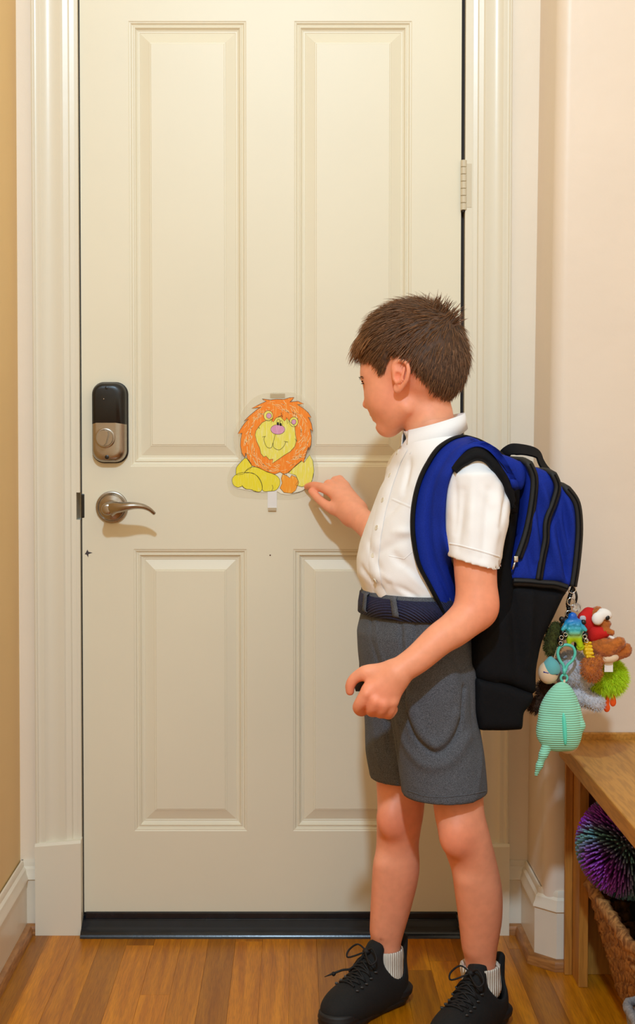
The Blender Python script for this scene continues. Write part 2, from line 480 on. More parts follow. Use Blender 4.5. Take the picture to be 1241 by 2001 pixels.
wb_.add([(XL, 0.12, 0), (JX + .1, 0.12, 0), (JX + .1, 0.12, ZT), (XL, 0.12, ZT)], [(0, 1, 2, 3)])  # unseen sheet behind the door, keeps background light out of the gaps
M_wall_b = mat('wall_paint_back', (246, 232, 212), rough=0.42, var=0.02, scale=4, bump=0.28, bscale=38)
tag(wb_.build('wall_back', M_wall_b, smooth=False), 'peach painted wall that holds the cream door', None, None, 'structure')
rr = 0.028
prof = [(JX, 0.0), (JX, JY + rr)]
for i in range(1, 9):
    t = math.pi / 2 * i / 8
    prof.append((JX + rr - rr * math.cos(t), JY + rr - rr * math.sin(t)))
prof += [(JX + 0.2, JY), (XR, JY)]
wr = extr_z(prof, 0, ZT, 0.0095)
wr.add([(XR, JY, 0), (XR, -3.6, 0), (XR + 0.02, -3.6, ZT), (XR + 0.02, JY, ZT)], [(0, 1, 2, 3)])
tag(wr.build('wall_right', M_wall, auto=50), 'peach textured wall with a rounded corner behind the bench', None, None, 'structure')

# ---- baseboards: painted board with a moulded top and an oak shoe
def base_run(mb_base, mb_shoe, pts, zb=0.125, closed=False):
    """pts: polyline on the wall at floor level, room side on the left of the direction of travel"""
    prof = [(0.0, 0.155), (0.004, 0.155), (0.006, 0.150), (0.006, 0.143), (0.011, 0.138), (0.013, 0.128), (0.016, 0.122), (0.017, 0.117), (0.0135, 0.115), (0.0135, 0.0)]
    shoe = [(0.0135, 0.021), (0.019, 0.0205), (0.024, 0.018), (0.0275, 0.012), (0.029, 0.0), (0.0135, 0.0)]
    P2 = [Vector((p[0], p[1])) for p in pts]; n = len(P2)
    def off(i, d):
        if i == 0: t = (P2[1] - P2[0]).normalized(); nn = Vector((-t.y, t.x)); return P2[0] + nn * d
        if i == n - 1: t = (P2[-1] - P2[-2]).normalized(); nn = Vector((-t.y, t.x)); return P2[-1] + nn * d
        t0 = (P2[i] - P2[i - 1]).normalized(); t1 = (P2[i + 1] - P2[i]).normalized()
        n0 = Vector((-t0.y, t0.x)); n1 = Vector((-t1.y, t1.x)); m = (n0 + n1).normalized()
        return P2[i] + m * d / max(0.2, m.dot(n0))
    for mb, pr in ((mb_base, prof), (mb_shoe, shoe)):
        k = len(pr); V = []
        for i in range(n):
            for d, z in pr:
                q = off(i, d); V.append((q.x, q.y, z))
        F = [(i * k + j, i * k + j + 1, (i + 1) * k + j + 1, (i + 1) * k + j) for i in range(n - 1) for j in range(k - 1)]
        F += [tuple(range(k)), tuple((n - 1) * k + j for j in range(k))]
        mb.add(V, F)
def baseboard(name, pts, label):
    a, b = MB(), MB(); base_run(a, b, pts)
    o = tag(a.build(name, M_base, auto=25), label, None, None, 'structure')
    s = b.build('shoe_moulding', M_oakshoe, o, auto=30); s['label'] = 'oak shoe moulding'
    return o
baseboard('baseboard_left', [(XL, -3.4), (XL, 0.0)][::-1][::-1] if False else [(XL, 0.0), (XL, -3.4)], 'cream baseboard with moulded top along the left wall')
baseboard('baseboard_back', [(CL0 + 0.004, 0.0), (XL + 0.0, 0.0)], 'short piece of baseboard between left wall and door casing')
lx = -0.0095
ch = 0.03
baseboard('baseboard_right', [(XR - 0.3, JY), (JX + ch + lx, JY), (JX + lx, JY + ch), (JX + lx, 0.0), (CR1 - 0.004, 0.0)], 'white baseboard wrapping the rounded wall corner beside the bench')

# ---- door casings, jambs, plinth blocks
def casing(name, x0, x1, inner_left, label):
    """fluted profile from the outer edge x0 to the door side x1"""
    w = x1 - x0
    pr = [(0.0, 0.0), (0.0, -0.024), (0.03, -0.0255), (0.06, -0.0255), (0.085, -0.0225), (0.13, -0.0215), (0.18, -0.0225), (0.23, -0.0225), (0.28, -0.0195), (0.34, -0.0170), (0.45, -0.0160), (0.58, -0.0165), (0.66, -0.019),
          (0.70, -0.0195), (0.74, -0.0165), (0.86, -0.0145), (0.89, -0.011), (1.0, -0.010), (1.0, 0.0)]
    prof = [(x0 + w * u, y) for u, y in pr]
    mb = extr_z(prof, 0.155, ZT)
    o = tag(mb.build(name, M_trim, auto=28), label, None, None, 'structure')
    return o
zp = P(100, 1650, -0.03).z
def plinth(parent, xa, xb, slope):
    mb = MB(); y = -0.030
    V = [(xa, 0, 0), (xb, 0, 0), (xb, y, 0), (xa, y, 0), (xa, 0, zp), (xb, 0, zp + slope), (xb, y + .004, zp + slope), (xa, y + .004, zp), (xa, y, zp - .006), (xb, y, zp - .006 + slope)]
    F = [(0, 1, 2, 3), (4, 6 + 1, 6, 5), (4, 7, 6, 5), (3, 2, 9, 8), (8, 9, 6, 7), (0, 3, 8, 7, 4), (1, 5, 6, 9, 2)]
    mb.add(V, F[:1] + F[2:])
    o = mb.build('plinth_block', M_trim, parent, smooth=False); return o
cl = casing('trim_1', CL0, CL1, False, 'cream fluted door casing on the lock side of the door')
plinth(cl, CL0 - 0.001, P(158, 1700, -0.03).x, 0.008)
cr = casing('trim_2', CR1, CR0, True, 'cream fluted door casing on the hinge side of the door')
plinth(cr, CR0 - 0.012, CR1 + 0.002, 0.0)
def jamb(name, xa, xb, label, notch=None):
    mb = MB()
    if notch:
        za, zb2 = notch
        mb.box(xa, xb, -0.009, 0.06, zb2, ZT); mb.box(xa, xb, -0.009, 0.06, 0.02, za); mb.box(xa, xb - 0.009 if xb > xa else xb, -0.002, 0.06, za, zb2)
    else: mb.box(min(xa, xb), max(xa, xb), -0.009, 0.06, 0.02, ZT)
    return tag(mb.build(name, M_trim, smooth=False), label, None, None, 'structure')
j1 = jamb('trim_3', CL1 - 0.001, P(157, 900, 0).x, 'narrow cream jamb beside the lock edge of the door', (P(0, 1015, 0).z, P(0, 962, 0).z))
m = MB(); m.box(P(153, 0, 0).x, P(160, 0, 0).x, -0.0015, 0.03, P(0, 1012, 0).z, P(0, 965, 0).z, 0.002)
sp = m.build('strike_recess', M_black, j1, smooth=False); sp['label'] = 'black strike recess for the latch'
j2 = jamb('trim_4', P(906, 900, 0).x, CR0 + 0.001, 'narrow cream jamb beside the hinge edge of the door')
for jj, xa, xb in ((j1, XD0 - 0.004, XD0 + 0.02), (j2, XD1 - 0.02, P(907, 900, 0).x)):
    m = MB(); m.box(xa, xb, 0.012, 0.05, 0.03, ZT); s_ = m.build('weatherstrip', M_dark, jj, smooth=False); s_['label'] = 'dark gap seal'

# threshold
zs = 0.0
m = MB()
xa, xb = P(156, 1820, -0.05).x, P(899, 1820, -0.05).x
pr = [(0.06, 0.030), (0.004, 0.030), (-0.004, 0.027), (-0.014, 0.024), (-0.020, 0.018), (-0.030, 0.0155), (-0.040, 0.012), (-0.047, 0.006), (-0.049, 0.0), (0.06, 0.0)]
n = len(pr); V = [(xa, y, z) for y, z in pr] + [(xb, y, z) for y, z in pr]
F = [(i, (i + 1) % n, (i + 1) % n + n, i + n) for i in range(n)] + [tuple(range(n)), tuple(range(2 * n - 1, n - 1, -1))]
m.add(V, F)
tag(m.build('trim_5', M_sill, auto=62), 'black metal threshold under the door', None, None, 'structure')

# ---- the door
ZD0 = P(500, 1782, 0).z
door = thing('door_1', 'cream four panel door with a smart lock, lever handle and paper lion', None, (XD0, 0, ZD0), None, 'structure')
def at_door(mb, name, m_, parent, **kw):
    o = mb.build(name, m_, parent, **kw)
    off = -Vector(door.location) if parent == door else Vector((0, 0, 0))
    o.location = off
    return o
PAN = []
def pz(y): return P(0, y, 0).z
def pxx(x): return P(x, 840, 0).x
for (xa, xb, ya, yb) in ((254, 482, 41, 912), (575, 803, 41, 912), (260, 482, 1073, 1624), (573, 800, 1073, 1624)):
    PAN.append((pxx(xa), pxx(xb), pz(yb), pz(ya)))
xs = sorted({XD0, XD1} | {round(v, 5) for p in PAN for v in p[:2]})
mb = MB()
# stiles and rails: one leaf with four openings
def rect(x0, x1, z0, z1, y=0.0): mb.add([(x0, y, z0), (x1, y, z0), (x1, y, z1), (x0, y, z1)], [(0, 1, 2, 3)])
l0, l1 = PAN[0][0], PAN[0][1]; r0, r1 = PAN[1][0], PAN[1][1]
b0, b1, b2, b3 = PAN[2][0], PAN[2][1], PAN[3][0], PAN[3][1]
zA, zB = PAN[0][2], PAN[0][3]; zC, zD = PAN[2][2], PAN[2][3]
zm = (zA + zD) / 2
rect(XD0, XD1, zB, ZT); rect(XD0, XD1, zm, zA); rect(XD0, XD1, zD, zm); rect(XD0, XD1, ZD0, zC)
rect(XD0, l0, zA, zB); rect(l1, r0, zA, zB); rect(r1, XD1, zA, zB)
rect(XD0, b0, zC, zD); rect(b1, b2, zC, zD); rect(b3, XD1, zC, zD)
mb.add([(XD0, 0, ZD0), (XD0, 0.045, ZD0), (XD0, 0.045, ZT), (XD0, 0, ZT)], [(0, 1, 2, 3)])
mb.add([(XD1, 0, ZD0), (XD1, 0.045, ZD0), (XD1, 0.045, ZT), (XD1, 0, ZT)], [(3, 2, 1, 0)])
mb.add([(XD0, 0, ZD0), (XD1, 0, ZD0), (XD1, 0.045, ZD0), (XD0, 0.045, ZD0)], [(0, 1, 2, 3)])
mb.add([(XD0, 0.045, ZD0), (XD1, 0.045, ZD0), (XD1, 0.045, ZT), (XD0, 0.045, ZT)], [(3, 2, 1, 0)])
leaf = mb.build('door_leaf', M_door, door, smooth=False); leaf.location = -Vector(door.location)
px1 = 1 / 913.0
RINGS = [(0, 0.0), (1.5, 0.0012), (4, 0.0016), (6, 0.0045), (9, 0.0052), (10.5, 0.0036), (12, 0.0038), (15, 0.0085), (18, 0.0098), (20.5, 0.0098), (21.5, 0.0105), (23, 0.0100), (39.5, 0.0046), (40.5, 0.0036), (42.5, 0.0034), (43.5, 0.0022)]
for p in PAN:
    m = MB(); V = []
    for d, y in RINGS:
        d *= px1
        V += [(p[0] + d, y, p[2] + d), (p[1] - d, y, p[2] + d), (p[1] - d, y, p[3] - d), (p[0] + d, y, p[3] - d)]
    F = []
    for i in range(len(RINGS) - 1):
        for j in range(4): F.append((4 * i + j, 4 * i + (j + 1) % 4, 4 * i + 4 + (j + 1) % 4, 4 * i + 4 + j))
    k = 4 * (len(RINGS) - 1); F.append((k, k + 1, k + 2, k + 3))
    m.add(V, F); o = mesh_obj('door_panel', m.v, m.f, M_door, door, smooth=False); o.location = -Vector(door.location)
    bm = bmesh.new(); bm.from_mesh(o.data); bmesh.ops.recalc_face_normals(bm, faces=bm.faces)
    if bm.faces[-1:] : pass
    bm.faces.ensure_lookup_table()
    if bm.faces[len(bm.faces) - 1].normal.y > 0: bmesh.ops.reverse_faces(bm, faces=bm.faces)
    bm.to_mesh(o.data); bm.free()
# door sweep
m = MB(); m.box(XD0 + .002, XD1 - .002, -0.004, 0.04, ZD0 - 0.016, ZD0 + 0.001, 0.003); m.box(XD0 + .002, XD1 - .002, -0.008, 0.03, ZD0 - 0.019, ZD0 - 0.013, 0.002)
o = m.build('door_sweep', M_sill, door, smooth=False); o.location = -Vector(door.location); o['label'] = 'black rubber sweep'
# hinge
hx = P(906, 365, -0.006).x
m = MB(); za, zb = pz(412), pz(314)
kz = np.linspace(za, zb, 8)
o_h = None
m.box(hx + 0.003, hx + 0.017, -0.0100, -0.0085, za + .006, zb - .008)
o_h = m.build('hinge', M_hinge, door, smooth=False); o_h.location = -Vector(door.location)
for i in range(7):
    m = MB(); m.lathe([(0.0058, kz[i] + 0.0004), (0.0066, kz[i] + 0.001), (0.0066, kz[i + 1] - 0.001), (0.0058, kz[i + 1] - 0.0004)], (hx, -0.0075, 0), 'z', 16)
    k_ = m.build('knuckle', M_hinge, o_h, auto=40)
m = MB(); m.lathe([(0.003, za - 0.004), (0.004, za - 0.002), (0.004, za + 0.001)], (hx, -0.0075, 0), 'z', 12); m.build('pin_tip', M_dark, o_h)

# smart lock: two tone rounded case with a thumb turn
lc = P(216, 826, 0); lw, lh = 0.0385, 0.0865
def rrect(hw, hh, r, n=6):
    out = []
    for cx, cz, a0 in ((hw - r, hh - r, 0), (-hw + r, hh - r, 90), (-hw + r, -hh + r, 180), (hw - r, -hh + r, 270)):
        for i in range(n + 1):
            a = math.radians(a0 + 90 * i / n); out.append((cx + r * math.cos(a), cz + r * math.sin(a)))
    return out
def case(levels, c, zcut=None, upper=None):
    """levels: (y, inset); stacked rounded rectangles"""
    V = []; F = []; n = None
    for y, ins, in levels:
        pr = rrect(lw - ins, lh - ins, max(0.026 - ins * 0.6, 0.004), 8); n = len(pr)
        for u, v in pr:
            if zcut is not None: v = max(v, zcut) if upper else min(v, zcut)
            V.append((c.x + u - ins * 0.35, y, c.z + v + ins * 0.2))
    for i in range(len(levels) - 1):
        for j in range(n): F.append((i * n + j, i * n + (j + 1) % n, (i + 1) * n + (j + 1) % n, (i + 1) * n + j))
    F.append(tuple((len(levels) - 1) * n + j for j in range(n)))
    return V, F
lock = MB().box(lc.x - .03, lc.x + .03, -0.004, -0.0002, lc.z - 0.07, lc.z + 0.07).build('smart_lock', M_black, door, smooth=False)
lock.location = -Vector(door.location); lock['label'] = 'keyless deadbolt with black upper cover and satin nickel lower cover'
zc = -0.004
V, F = case([(0.0, 0.0), (-0.006, 0.0), (-0.007, 0.001)], lc); mesh_obj('back_plate', V, F, M_black, lock)
lev = [(-0.006, 0.0015), (-0.018, 0.0025), (-0.024, 0.0045), (-0.0285, 0.0085), (-0.030, 0.013), (-0.0305, 0.018)]
V, F = case(lev, lc, zc, True); a = MB().add(V, F).build('upper_cover', M_black, lock, weld=True, auto=40)
V, F = case(lev, lc, zc, False); a = MB().add(V, F).build('lower_cover', M_nickel, lock, weld=True, auto=40)
tc_ = Vector((lc.x - 0.0075, -0.0305, lc.z - 0.0325))
MB().lathe([(0.0215, -0.001), (0.0215, 0.002), (0.0195, 0.0035), (0.0185, 0.0035)], tc_, 'y', 32).build('turn_collar', M_nickel, lock, auto=40)
m = MB(); m.lathe([(0.0178, 0.003), (0.0178, 0.0065), (0.0165, 0.008)], tc_, 'y', 32)
bar = [(u * 0.0062, v * 0.0155) for u, v in [(-.55, -1), (.55, -1), (1, -.6), (1, .6), (.55, 1), (-.55, 1), (-1, .6), (-1, -.6)]]
an = math.radians(-16)
m.prism(bar, lambda u, v, t: (tc_.x + u * math.cos(an) - v * math.sin(an), tc_.y - t, tc_.z + u * math.sin(an) + v * math.cos(an)), 0.007, 0.020)
m.build('thumb_turn', M_nickel, lock, auto=35)
for dz, r_, nm in ((0.076, 0.004, 'cover_screw'), (-0.076, 0.0045, 'screw_hole')):
    m = MB(); m.lathe([(r_, 0.0), (r_, 0.0036), (r_ * .7, 0.0042)], (lc.x - 0.004, -0.0265, lc.z + dz * .96), 'y', 14); m.build(nm, M_black, lock, auto=40)
m = MB(); m.sphere((lc.x - 0.010, -0.0305, lc.z + 0.050), 0.0016, 10, 6); m.build('status_light', M_nickel, lock)

# lever handle
hc = P(219, 991, 0)
M_n = M_nickel
hd = MB().lathe([(0.0345, 0.0), (0.0345, 0.004), (0.0335, 0.0055), (0.0315, 0.006), (0.0305, 0.0085), (0.0290, 0.0095), (0.0280, 0.0090), (0.0270, 0.0105), (0.0250, 0.0120), (0.0175, 0.0145), (0.0150, 0.0165), (0.0145, 0.019)], hc, 'y', 48).build('door_handle', M_n, door, auto=35)
hd.location = -Vector(door.location); hd['label'] = 'satin nickel lever handle on a stepped round rose'
MB().lathe([(0.0130, 0.016), (0.0115, 0.040), (0.0120, 0.066), (0.0130, 0.074), (0.0125, 0.079), (0.0100, 0.0815), (0.006, 0.0822)], hc, 'y', 32).build('spindle_neck', M_n, hd, auto=40)
lv = []
def lvp(px, py, Y): return P(px, py, Y)
lp = catmull([P(214, 996, -0.070), P(224, 992, -0.077), P(236, 991, -0.082), P(250, 989, -0.085), P(264, 988, -0.085), P(280, 990, -0.083), P(293, 996, -0.079), P(303, 1005, -0.074)], 6)
n = len(lp); V = []; F = []
for i, p in enumerate(lp):
    t = i / (n - 1)
    tz = 0.0125 * (1 - t) ** 2 + 0.0035 + 0.0015 * math.sin(math.pi * t)
    ty = 0.0085 * (1 - t) ** 1.3 + 0.0085 * math.sin(math.pi * min(1, t * 1.0)) * 0.55 + 0.004
    if i == n - 1: tz *= 0.5; ty *= 0.5
    tt = (lp[min(i + 1, n - 1)] - lp[max(i - 1, 0)]).normalized(); up = Vector((0, 1, 0)).cross(tt).normalized()
    if up.z < 0: up = -up
    for j in range(14):
        a = 2 * math.pi * j / 14
        V.append(p + up * tz * math.sin(a) + Vector((0, 1, 0)) * ty * math.cos(a))
F = [(i * 14 + j, i * 14 + (j + 1) % 14, (i + 1) * 14 + (j + 1) % 14, (i + 1) * 14 + j) for i in range(n - 1) for j in range(14)] + [tuple(range(14)), tuple((n - 1) * 14 + j for j in range(14))]
MB().add(V, F).build('lever', M_n, hd, auto=60)
# nail and chips in the paint
M_chip = mat('paint_chip', (70, 62, 64), rough=0.8); M_rust = mat('rusty_nail', (96, 44, 16), rough=0.7)
m = MB(); m.lathe([(0.0016, 0.0), (0.0014, 0.0008)], P(528, 1085, 0), 'y', 10); o = m.build('nail_head', M_rust, door); o.location = -Vector(door.location)
m = MB()
c = P(171, 1081, 0)
m.prism([(0, 0.008), (0.002, 0.003), (0.011, 0.001), (0.002, -0.002), (0.0015, -0.009), (-0.002, -0.003), (-0.006, -0.002), (-0.003, 0.002)], lambda u, v, t: (c.x + u, -t, c.z + v), 0.0, 0.0003)
o = m.build('paint_chip', M_chip, door, smooth=False); o.location = -Vector(door.location); o['label'] = 'chipped paint at the door edge'

# ================================================================== paper lion on the door
def lay(m_): return m_
def crayon(name, c1, c2, rot, dens=0.45):
    m = bpy.data.materials.new(name); m.use_nodes = True; N = m.node_tree.nodes; L = m.node_tree.links; b = N['Principled BSDF']
    tc = N.new('ShaderNodeTexCoord'); mp = N.new('ShaderNodeMapping'); mp.inputs['Rotation'].default_value = (0, math.radians(rot), 0); mp.inputs['Scale'].default_value = (420, 1, 40)
    L.new(tc.outputs['Object'], mp.inputs['Vector']); n = N.new('ShaderNodeTexNoise'); n.inputs['Scale'].default_value = 1.0; n.inputs['Detail'].default_value = 3; n.inputs['Distortion'].default_value = 0.5
    L.new(mp.outputs['Vector'], n.inputs['Vector']); r = N.new('ShaderNodeValToRGB'); r.color_ramp.elements[0].position = dens; r.color_ramp.elements[1].position = dens + 0.28
    r.color_ramp.elements[0].color = lin(c1); r.color_ramp.elements[1].color = lin(c2); L.new(n.outputs['Fac'], r.inputs['Fac']); L.new(r.outputs['Color'], b.inputs['Base Color'])
    b.inputs['Roughness'].default_value = 0.35; b.inputs['Coat Weight'].default_value = 0.3
    return m
M_paper = mat('white_paper', (244, 238, 214), rough=0.5)
M_film = mat('clear_film', (245, 236, 212), rough=0.12, alpha=0.13)
M_org = crayon('orange_crayon', (255, 138, 0), (255, 216, 120), 28, 0.54)
M_org2 = crayon('orange_crayon_light', (255, 160, 20), (255, 206, 96), -15, 0.5)
M_yel = crayon('yellow_crayon', (244, 228, 30), (248, 238, 120), 35, 0.50)
M_yel2 = crayon('pale_yellow_crayon', (242, 232, 84), (250, 244, 180), 20, 0.47)
M_pink = crayon('pink_crayon', (226, 156, 196), (240, 200, 222), 75, 0.5)
M_ink = mat('black_ink', (28, 24, 22), rough=0.6)
lion = thing('paper_lion', 'crayon coloured paper lion cut-out taped to the door', 'drawing', P(540, 880, -0.004))
LY = [0.0]
def LP(u, v, y): return P(430 + u / 4.003, 750 + v / 4.003, 0) + Vector((0, y, 0))
def plate(name, poly, m_, y0, y1, smoothn=0, parent=lion):
    if smoothn: poly = [(q.x, q.y) for q in catmull([(u, v, 0) for u, v in poly], smoothn, True)]
    mb = MB(); mb.prism(poly, lambda u, v, t: LP(u, v, t), y0, y1)
    o = mb.build(name, m_, parent, smooth=False); o.location = -Vector(lion.location); return o
mane = [(330, 118), (395, 126), (440, 120), (500, 122), (545, 108), (580, 106), (562, 128), (545, 142), (610, 136), (657, 157), (602, 161), (650, 190), (690, 225), (714, 264), (690, 260), (715, 310), (726, 372), (706, 352), (716, 420), (712, 475), (690, 520),
        (692, 492), (668, 560), (655, 617), (638, 600), (590, 640), (540, 692), (500, 707), (470, 690), (430, 707), (370, 690), (310, 660), (250, 640), (215, 590), (204, 540), (196, 577), (170, 540), (160, 480), (163, 430), (172, 384), (139, 391), (164, 350), (190, 310),
        (224, 274), (189, 291), (230, 250), (290, 200), (322, 184), (248, 191), (310, 160), (362, 136)]
face = [(275, 400), (281, 368), (300, 340), (330, 303), (368, 284), (400, 278), (416, 300), (440, 266), (475, 258), (505, 292), (524, 268), (545, 296), (585, 330), (590, 400), (599, 440), (585, 490), (550, 530), (500, 560), (465, 585), (410, 622), (415, 588), (385, 592), (360, 564), (342, 572), (320, 545), (310, 500), (287, 450)]
back = [(125, 690), (130, 652), (165, 610), (205, 580), (250, 645), (200, 682), (188, 702), (130, 712)]
paw1 = [(95, 745), (130, 706), (200, 692), (270, 706), (312, 745), (331, 800), (320, 840), (280, 842), (240, 826), (200, 822), (175, 802), (140, 810), (105, 790)]
paw2 = [(195, 695), (230, 656), (290, 651), (350, 680), (420, 706), (460, 735), (470, 780), (440, 830), (385, 840), (335, 836), (325, 780), (290, 722), (250, 696)]
rbody = [(655, 617), (700, 556), (726, 600), (735, 680), (720, 760), (690, 790), (640, 806), (592, 792), (612, 760), (592, 715), (530, 696), (585, 648), (640, 602)]
tuft = [(490, 704), (520, 716), (546, 736), (560, 714), (600, 730), (616, 770), (592, 832), (560, 857), (500, 850), (469, 815), (486, 775), (478, 740)]
outer = [(215, 596), (300, 640), (640, 600), (700, 560), (732, 640), (736, 720), (702, 803), (570, 862), (480, 860), (440, 842), (320, 848), (200, 830), (112, 806), (92, 747), (128, 690), (165, 620)]
film = [(310, 84), (450, 66), (610, 76), (700, 150), (748, 250), (760, 400), (745, 540), (768, 650), (762, 760), (720, 850), (600, 900), (440, 905), (260, 898), (100, 870), (56, 760), (84, 660), (140, 590), (110, 480), (104, 380), (150, 260), (220, 150)]
plate('laminate_film', film, M_film, -0.0006, -0.0009, 5)
plate('paper', outer, M_paper, -0.0013, -0.0016, 5)
for nm, poly, m_, y, sn in (('mane', mane, M_org, -0.0018, 0), ('lion_back', back, M_yel, -0.0018, 3), ('lion_flank', rbody, M_yel2, -0.0018, 0), ('far_paw', paw2, M_yel, -0.0020, 3), ('near_paw', paw1, M_yel, -0.0022, 3), ('tail_tuft', tuft, M_org2, -0.0020, 0), ('lion_face', face, M_yel2, -0.0020, 0)):
    plate(nm, poly, m_, -0.0014, y, sn)
def disc(cx, cy, a, b, n=24): return [(cx + a * math.cos(2 * math.pi * i / n), cy + b * math.sin(2 * math.pi * i / n)) for i in range(n)]
plate('lion_ear', disc(378, 250, 36, 40), M_yel2, -0.0014, -0.0023); plate('lion_ear', disc(577, 297, 34, 38), M_yel2, -0.0014, -0.0023)
plate('ear_inside', disc(383, 250, 20, 21), M_pink, -0.0014, -0.0025); plate('ear_inside', disc(577, 298, 18, 20), M_pink, -0.0014, -0.0025)
plate('lion_nose', disc(452, 357, 55, 38), M_pink, -0.0014, -0.0025)
plate('lion_eye', disc(453, 312, 8, 13), M_ink, -0.0014, -0.0027); plate('lion_eye', disc(474, 318, 8, 12), M_ink, -0.0014, -0.0027)
mb = MB()
def ink(pts, closed=False, w=2.6, sm=4, y=-0.0027):
    if sm: pts = [(q.x, q.y) for q in catmull([(u, v, 0) for u, v in pts], sm, closed)]
    n = len(pts); L_, R_ = [], []
    for i in range(n):
        a = Vector(pts[(i - 1) % n if closed else max(i - 1, 0)]); b = Vector(pts[(i + 1) % n if closed else min(i + 1, n - 1)])
        t = (b - a); t = t.normalized() if t.length > 1e-6 else Vector((1, 0)); nn = Vector((-t.y, t.x)) * w / 2; p = Vector(pts[i])
        L_.append(p + nn); R_.append(p - nn)
    V = [LP(q.x, q.y, y) for q in L_] + [LP(q.x, q.y, y) for q in R_]
    F = [(i, (i + 1) % n, n + (i + 1) % n, n + i) for i in range(n if closed else n - 1)]
    mb.add(V, F)
for poly, sn in ((mane, 0), (face, 0), (back, 3), (rbody, 0), (tuft, 0)): ink(poly, True, 2.4, sn, -0.0024)
ink(paw2, True, 2.4, 3, -0.0024); ink(paw1, True, 2.4, 3, -0.0026)
for d_ in (disc(378, 250, 36, 40), disc(383, 250, 20, 21), disc(577, 297, 34, 38), disc(577, 298, 18, 20), disc(452, 357, 55, 38)): ink(d_, True, 2.2, 0)
ink([(433, 394), (424, 430), (415, 470), (425, 502), (465, 516), (500, 486), (515, 452)]); ink([(350, 412), (344, 440), (362, 488), (385, 502), (405, 495), (414, 462)]); ink([(332, 416), (358, 410)], sm=0); ink([(500, 450), (532, 456)], sm=0)
ink(disc(457, 300, 14, 24), True, 2, 0); ink(disc(478, 308, 12, 20), True, 2, 0); ink([(455, 258), (480, 250), (490, 262)]); ink([(478, 225), (488, 258)], sm=0)
ink([(172, 792), (185, 812), (205, 822)]); ink([(248, 826), (262, 836), (282, 840)]); ink([(408, 790), (414, 815), (405, 835)]); ink([(560, 857), (640, 838), (700, 790), (725, 740), (733, 700)])
for pts in ([(385, 290), (420, 268), (400, 300)], [(518, 262), (530, 312), (545, 285)], [(300, 345), (312, 350), (303, 335)], [(585, 430), (604, 448), (588, 444)], [(200, 540), (196, 575)], [(690, 492), (700, 515), (708, 488)], [(500, 706), (520, 700), (522, 720)]): ink(pts, sm=0, w=2.4)
o = mb.build('ink_outline', M_ink, lion, smooth=False); o.location = -Vector(lion.location)
# crayon wave detail strokes
mb = MB()
rg = random.Random(4)
for _ in range(170):
    a = rg.uniform(0, 2 * math.pi); r_ = rg.uniform(0.72, 0.98)
    cx, cy = 442 + 262 * r_ * math.cos(a), 410 + 282 * r_ * math.sin(a)
    if not (185 < cx < 700 and 140 < cy < 690): continue
    if ((cx - 435) / 185) ** 2 + ((cy - 430) / 200) ** 2 < 1.0: continue
    da = rg.gauss(0, 0.3) + math.atan2(282 * math.cos(a), -262 * math.sin(a)) + 0.25; l_ = rg.uniform(10, 30)
    p0 = (cx - l_ * math.cos(da), cy - l_ * math.sin(da)); p1 = (cx + l_ * math.cos(da), cy + l_ * math.sin(da))
    ink([p0, (cx + rg.uniform(-4, 4), cy + rg.uniform(-4, 4)), p1], w=rg.uniform(1.5, 4.5), y=-0.0021)
M_gapl = mat('uncoloured_gap', (252, 222, 160), rough=0.5)
o = mb.build('uncoloured_gaps', M_gapl, lion, smooth=False); o.location = -Vector(lion.location); o['kind'] = 'stuff'
M_tape = mat('clear_tape', (214, 196, 160), rough=0.2, alpha=0.45)
t = MB(); a, b = P(528, 776, 0), P(556, 770, 0)
t.box(P(528, 773, 0).x, P(557, 773, 0).x, -0.0032, -0.0028, P(0, 777, 0).z, P(0, 769, 0).z)
o = t.build('tape', M_tape, lion, smooth=False); o.location = -Vector(lion.location)
# white adhesive hanging strip under the lion
M_strip = mat('white_strip', (236, 234, 232), rough=0.45)
st = thing('adhesive_strip', 'small white adhesive tab on the door below the paper lion', 'adhesive tab', P(532, 978, 0))
m = MB(); p0, p1 = P(523, 993, 0), P(541, 955, 0); m.box(p0.x, p1.x, -0.0005 - 0.0012, 0, p0.z, p1.z, 0.0004)
o = m.build('pull_tab', M_strip, st, smooth=False); o.location = -Vector(st.location)
m = MB(); p0, p1 = P(524, 998, 0), P(540, 992, 0); m.box(p0.x, p1.x, -0.0045, 0, p0.z, p1.z, 0.0004)
o = m.build('tab_end', mat('strip_end', (196, 178, 146), rough=0.5), st, smooth=False); o.location = -Vector(st.location)

# ================================================================== the boy
def px(Y): return (Y + CAM_D) / FPX          # metres per photo pixel at depth Y
M_skin = mat('skin', (248, 168, 132), rough=0.50, var=0.05, scale=60, attr='tint', sss=0.18, spec=0.35, bump=0.05, bscale=500)
M_hair = mat('brown_hair', (122, 86, 58), rough=0.48, attr='tint', spec=0.45, var=0.18, scale=300)
M_scalp = mat('hair_base', (88, 62, 44), rough=0.7, var=0.25, scale=240, attr='tint')
M_shirt = mat('white_cotton', (250, 249, 250), rough=0.85, bump=0.10, bscale=700, sheen=0.0, var=0.015, scale=12)
M_shorts = mat('grey_wool_twill', (104, 107, 115), rough=0.95, rgb2=(68, 70, 75), scale=520, stretch=(1, 1, 2.0), bump=0.35, bscale=900, sheen=0.05, detail=3, spec=0.2)
M_belt = mat('navy_woven_belt', (30, 34, 70), rough=0.75, var=0.3, scale=300)
add_wave_bump(M_belt, 110, 'DIAGONAL', 0.8, 0.002)
M_sock = mat('white_ribbed_sock', (238, 232, 218), rough=0.9, bump=0.1, bscale=900)
M_shoe = mat('black_knit', (20, 20, 20), rough=0.85, bump=0.35, bscale=420, var=0.3, scale=300, stretch=(1, 1, 4))
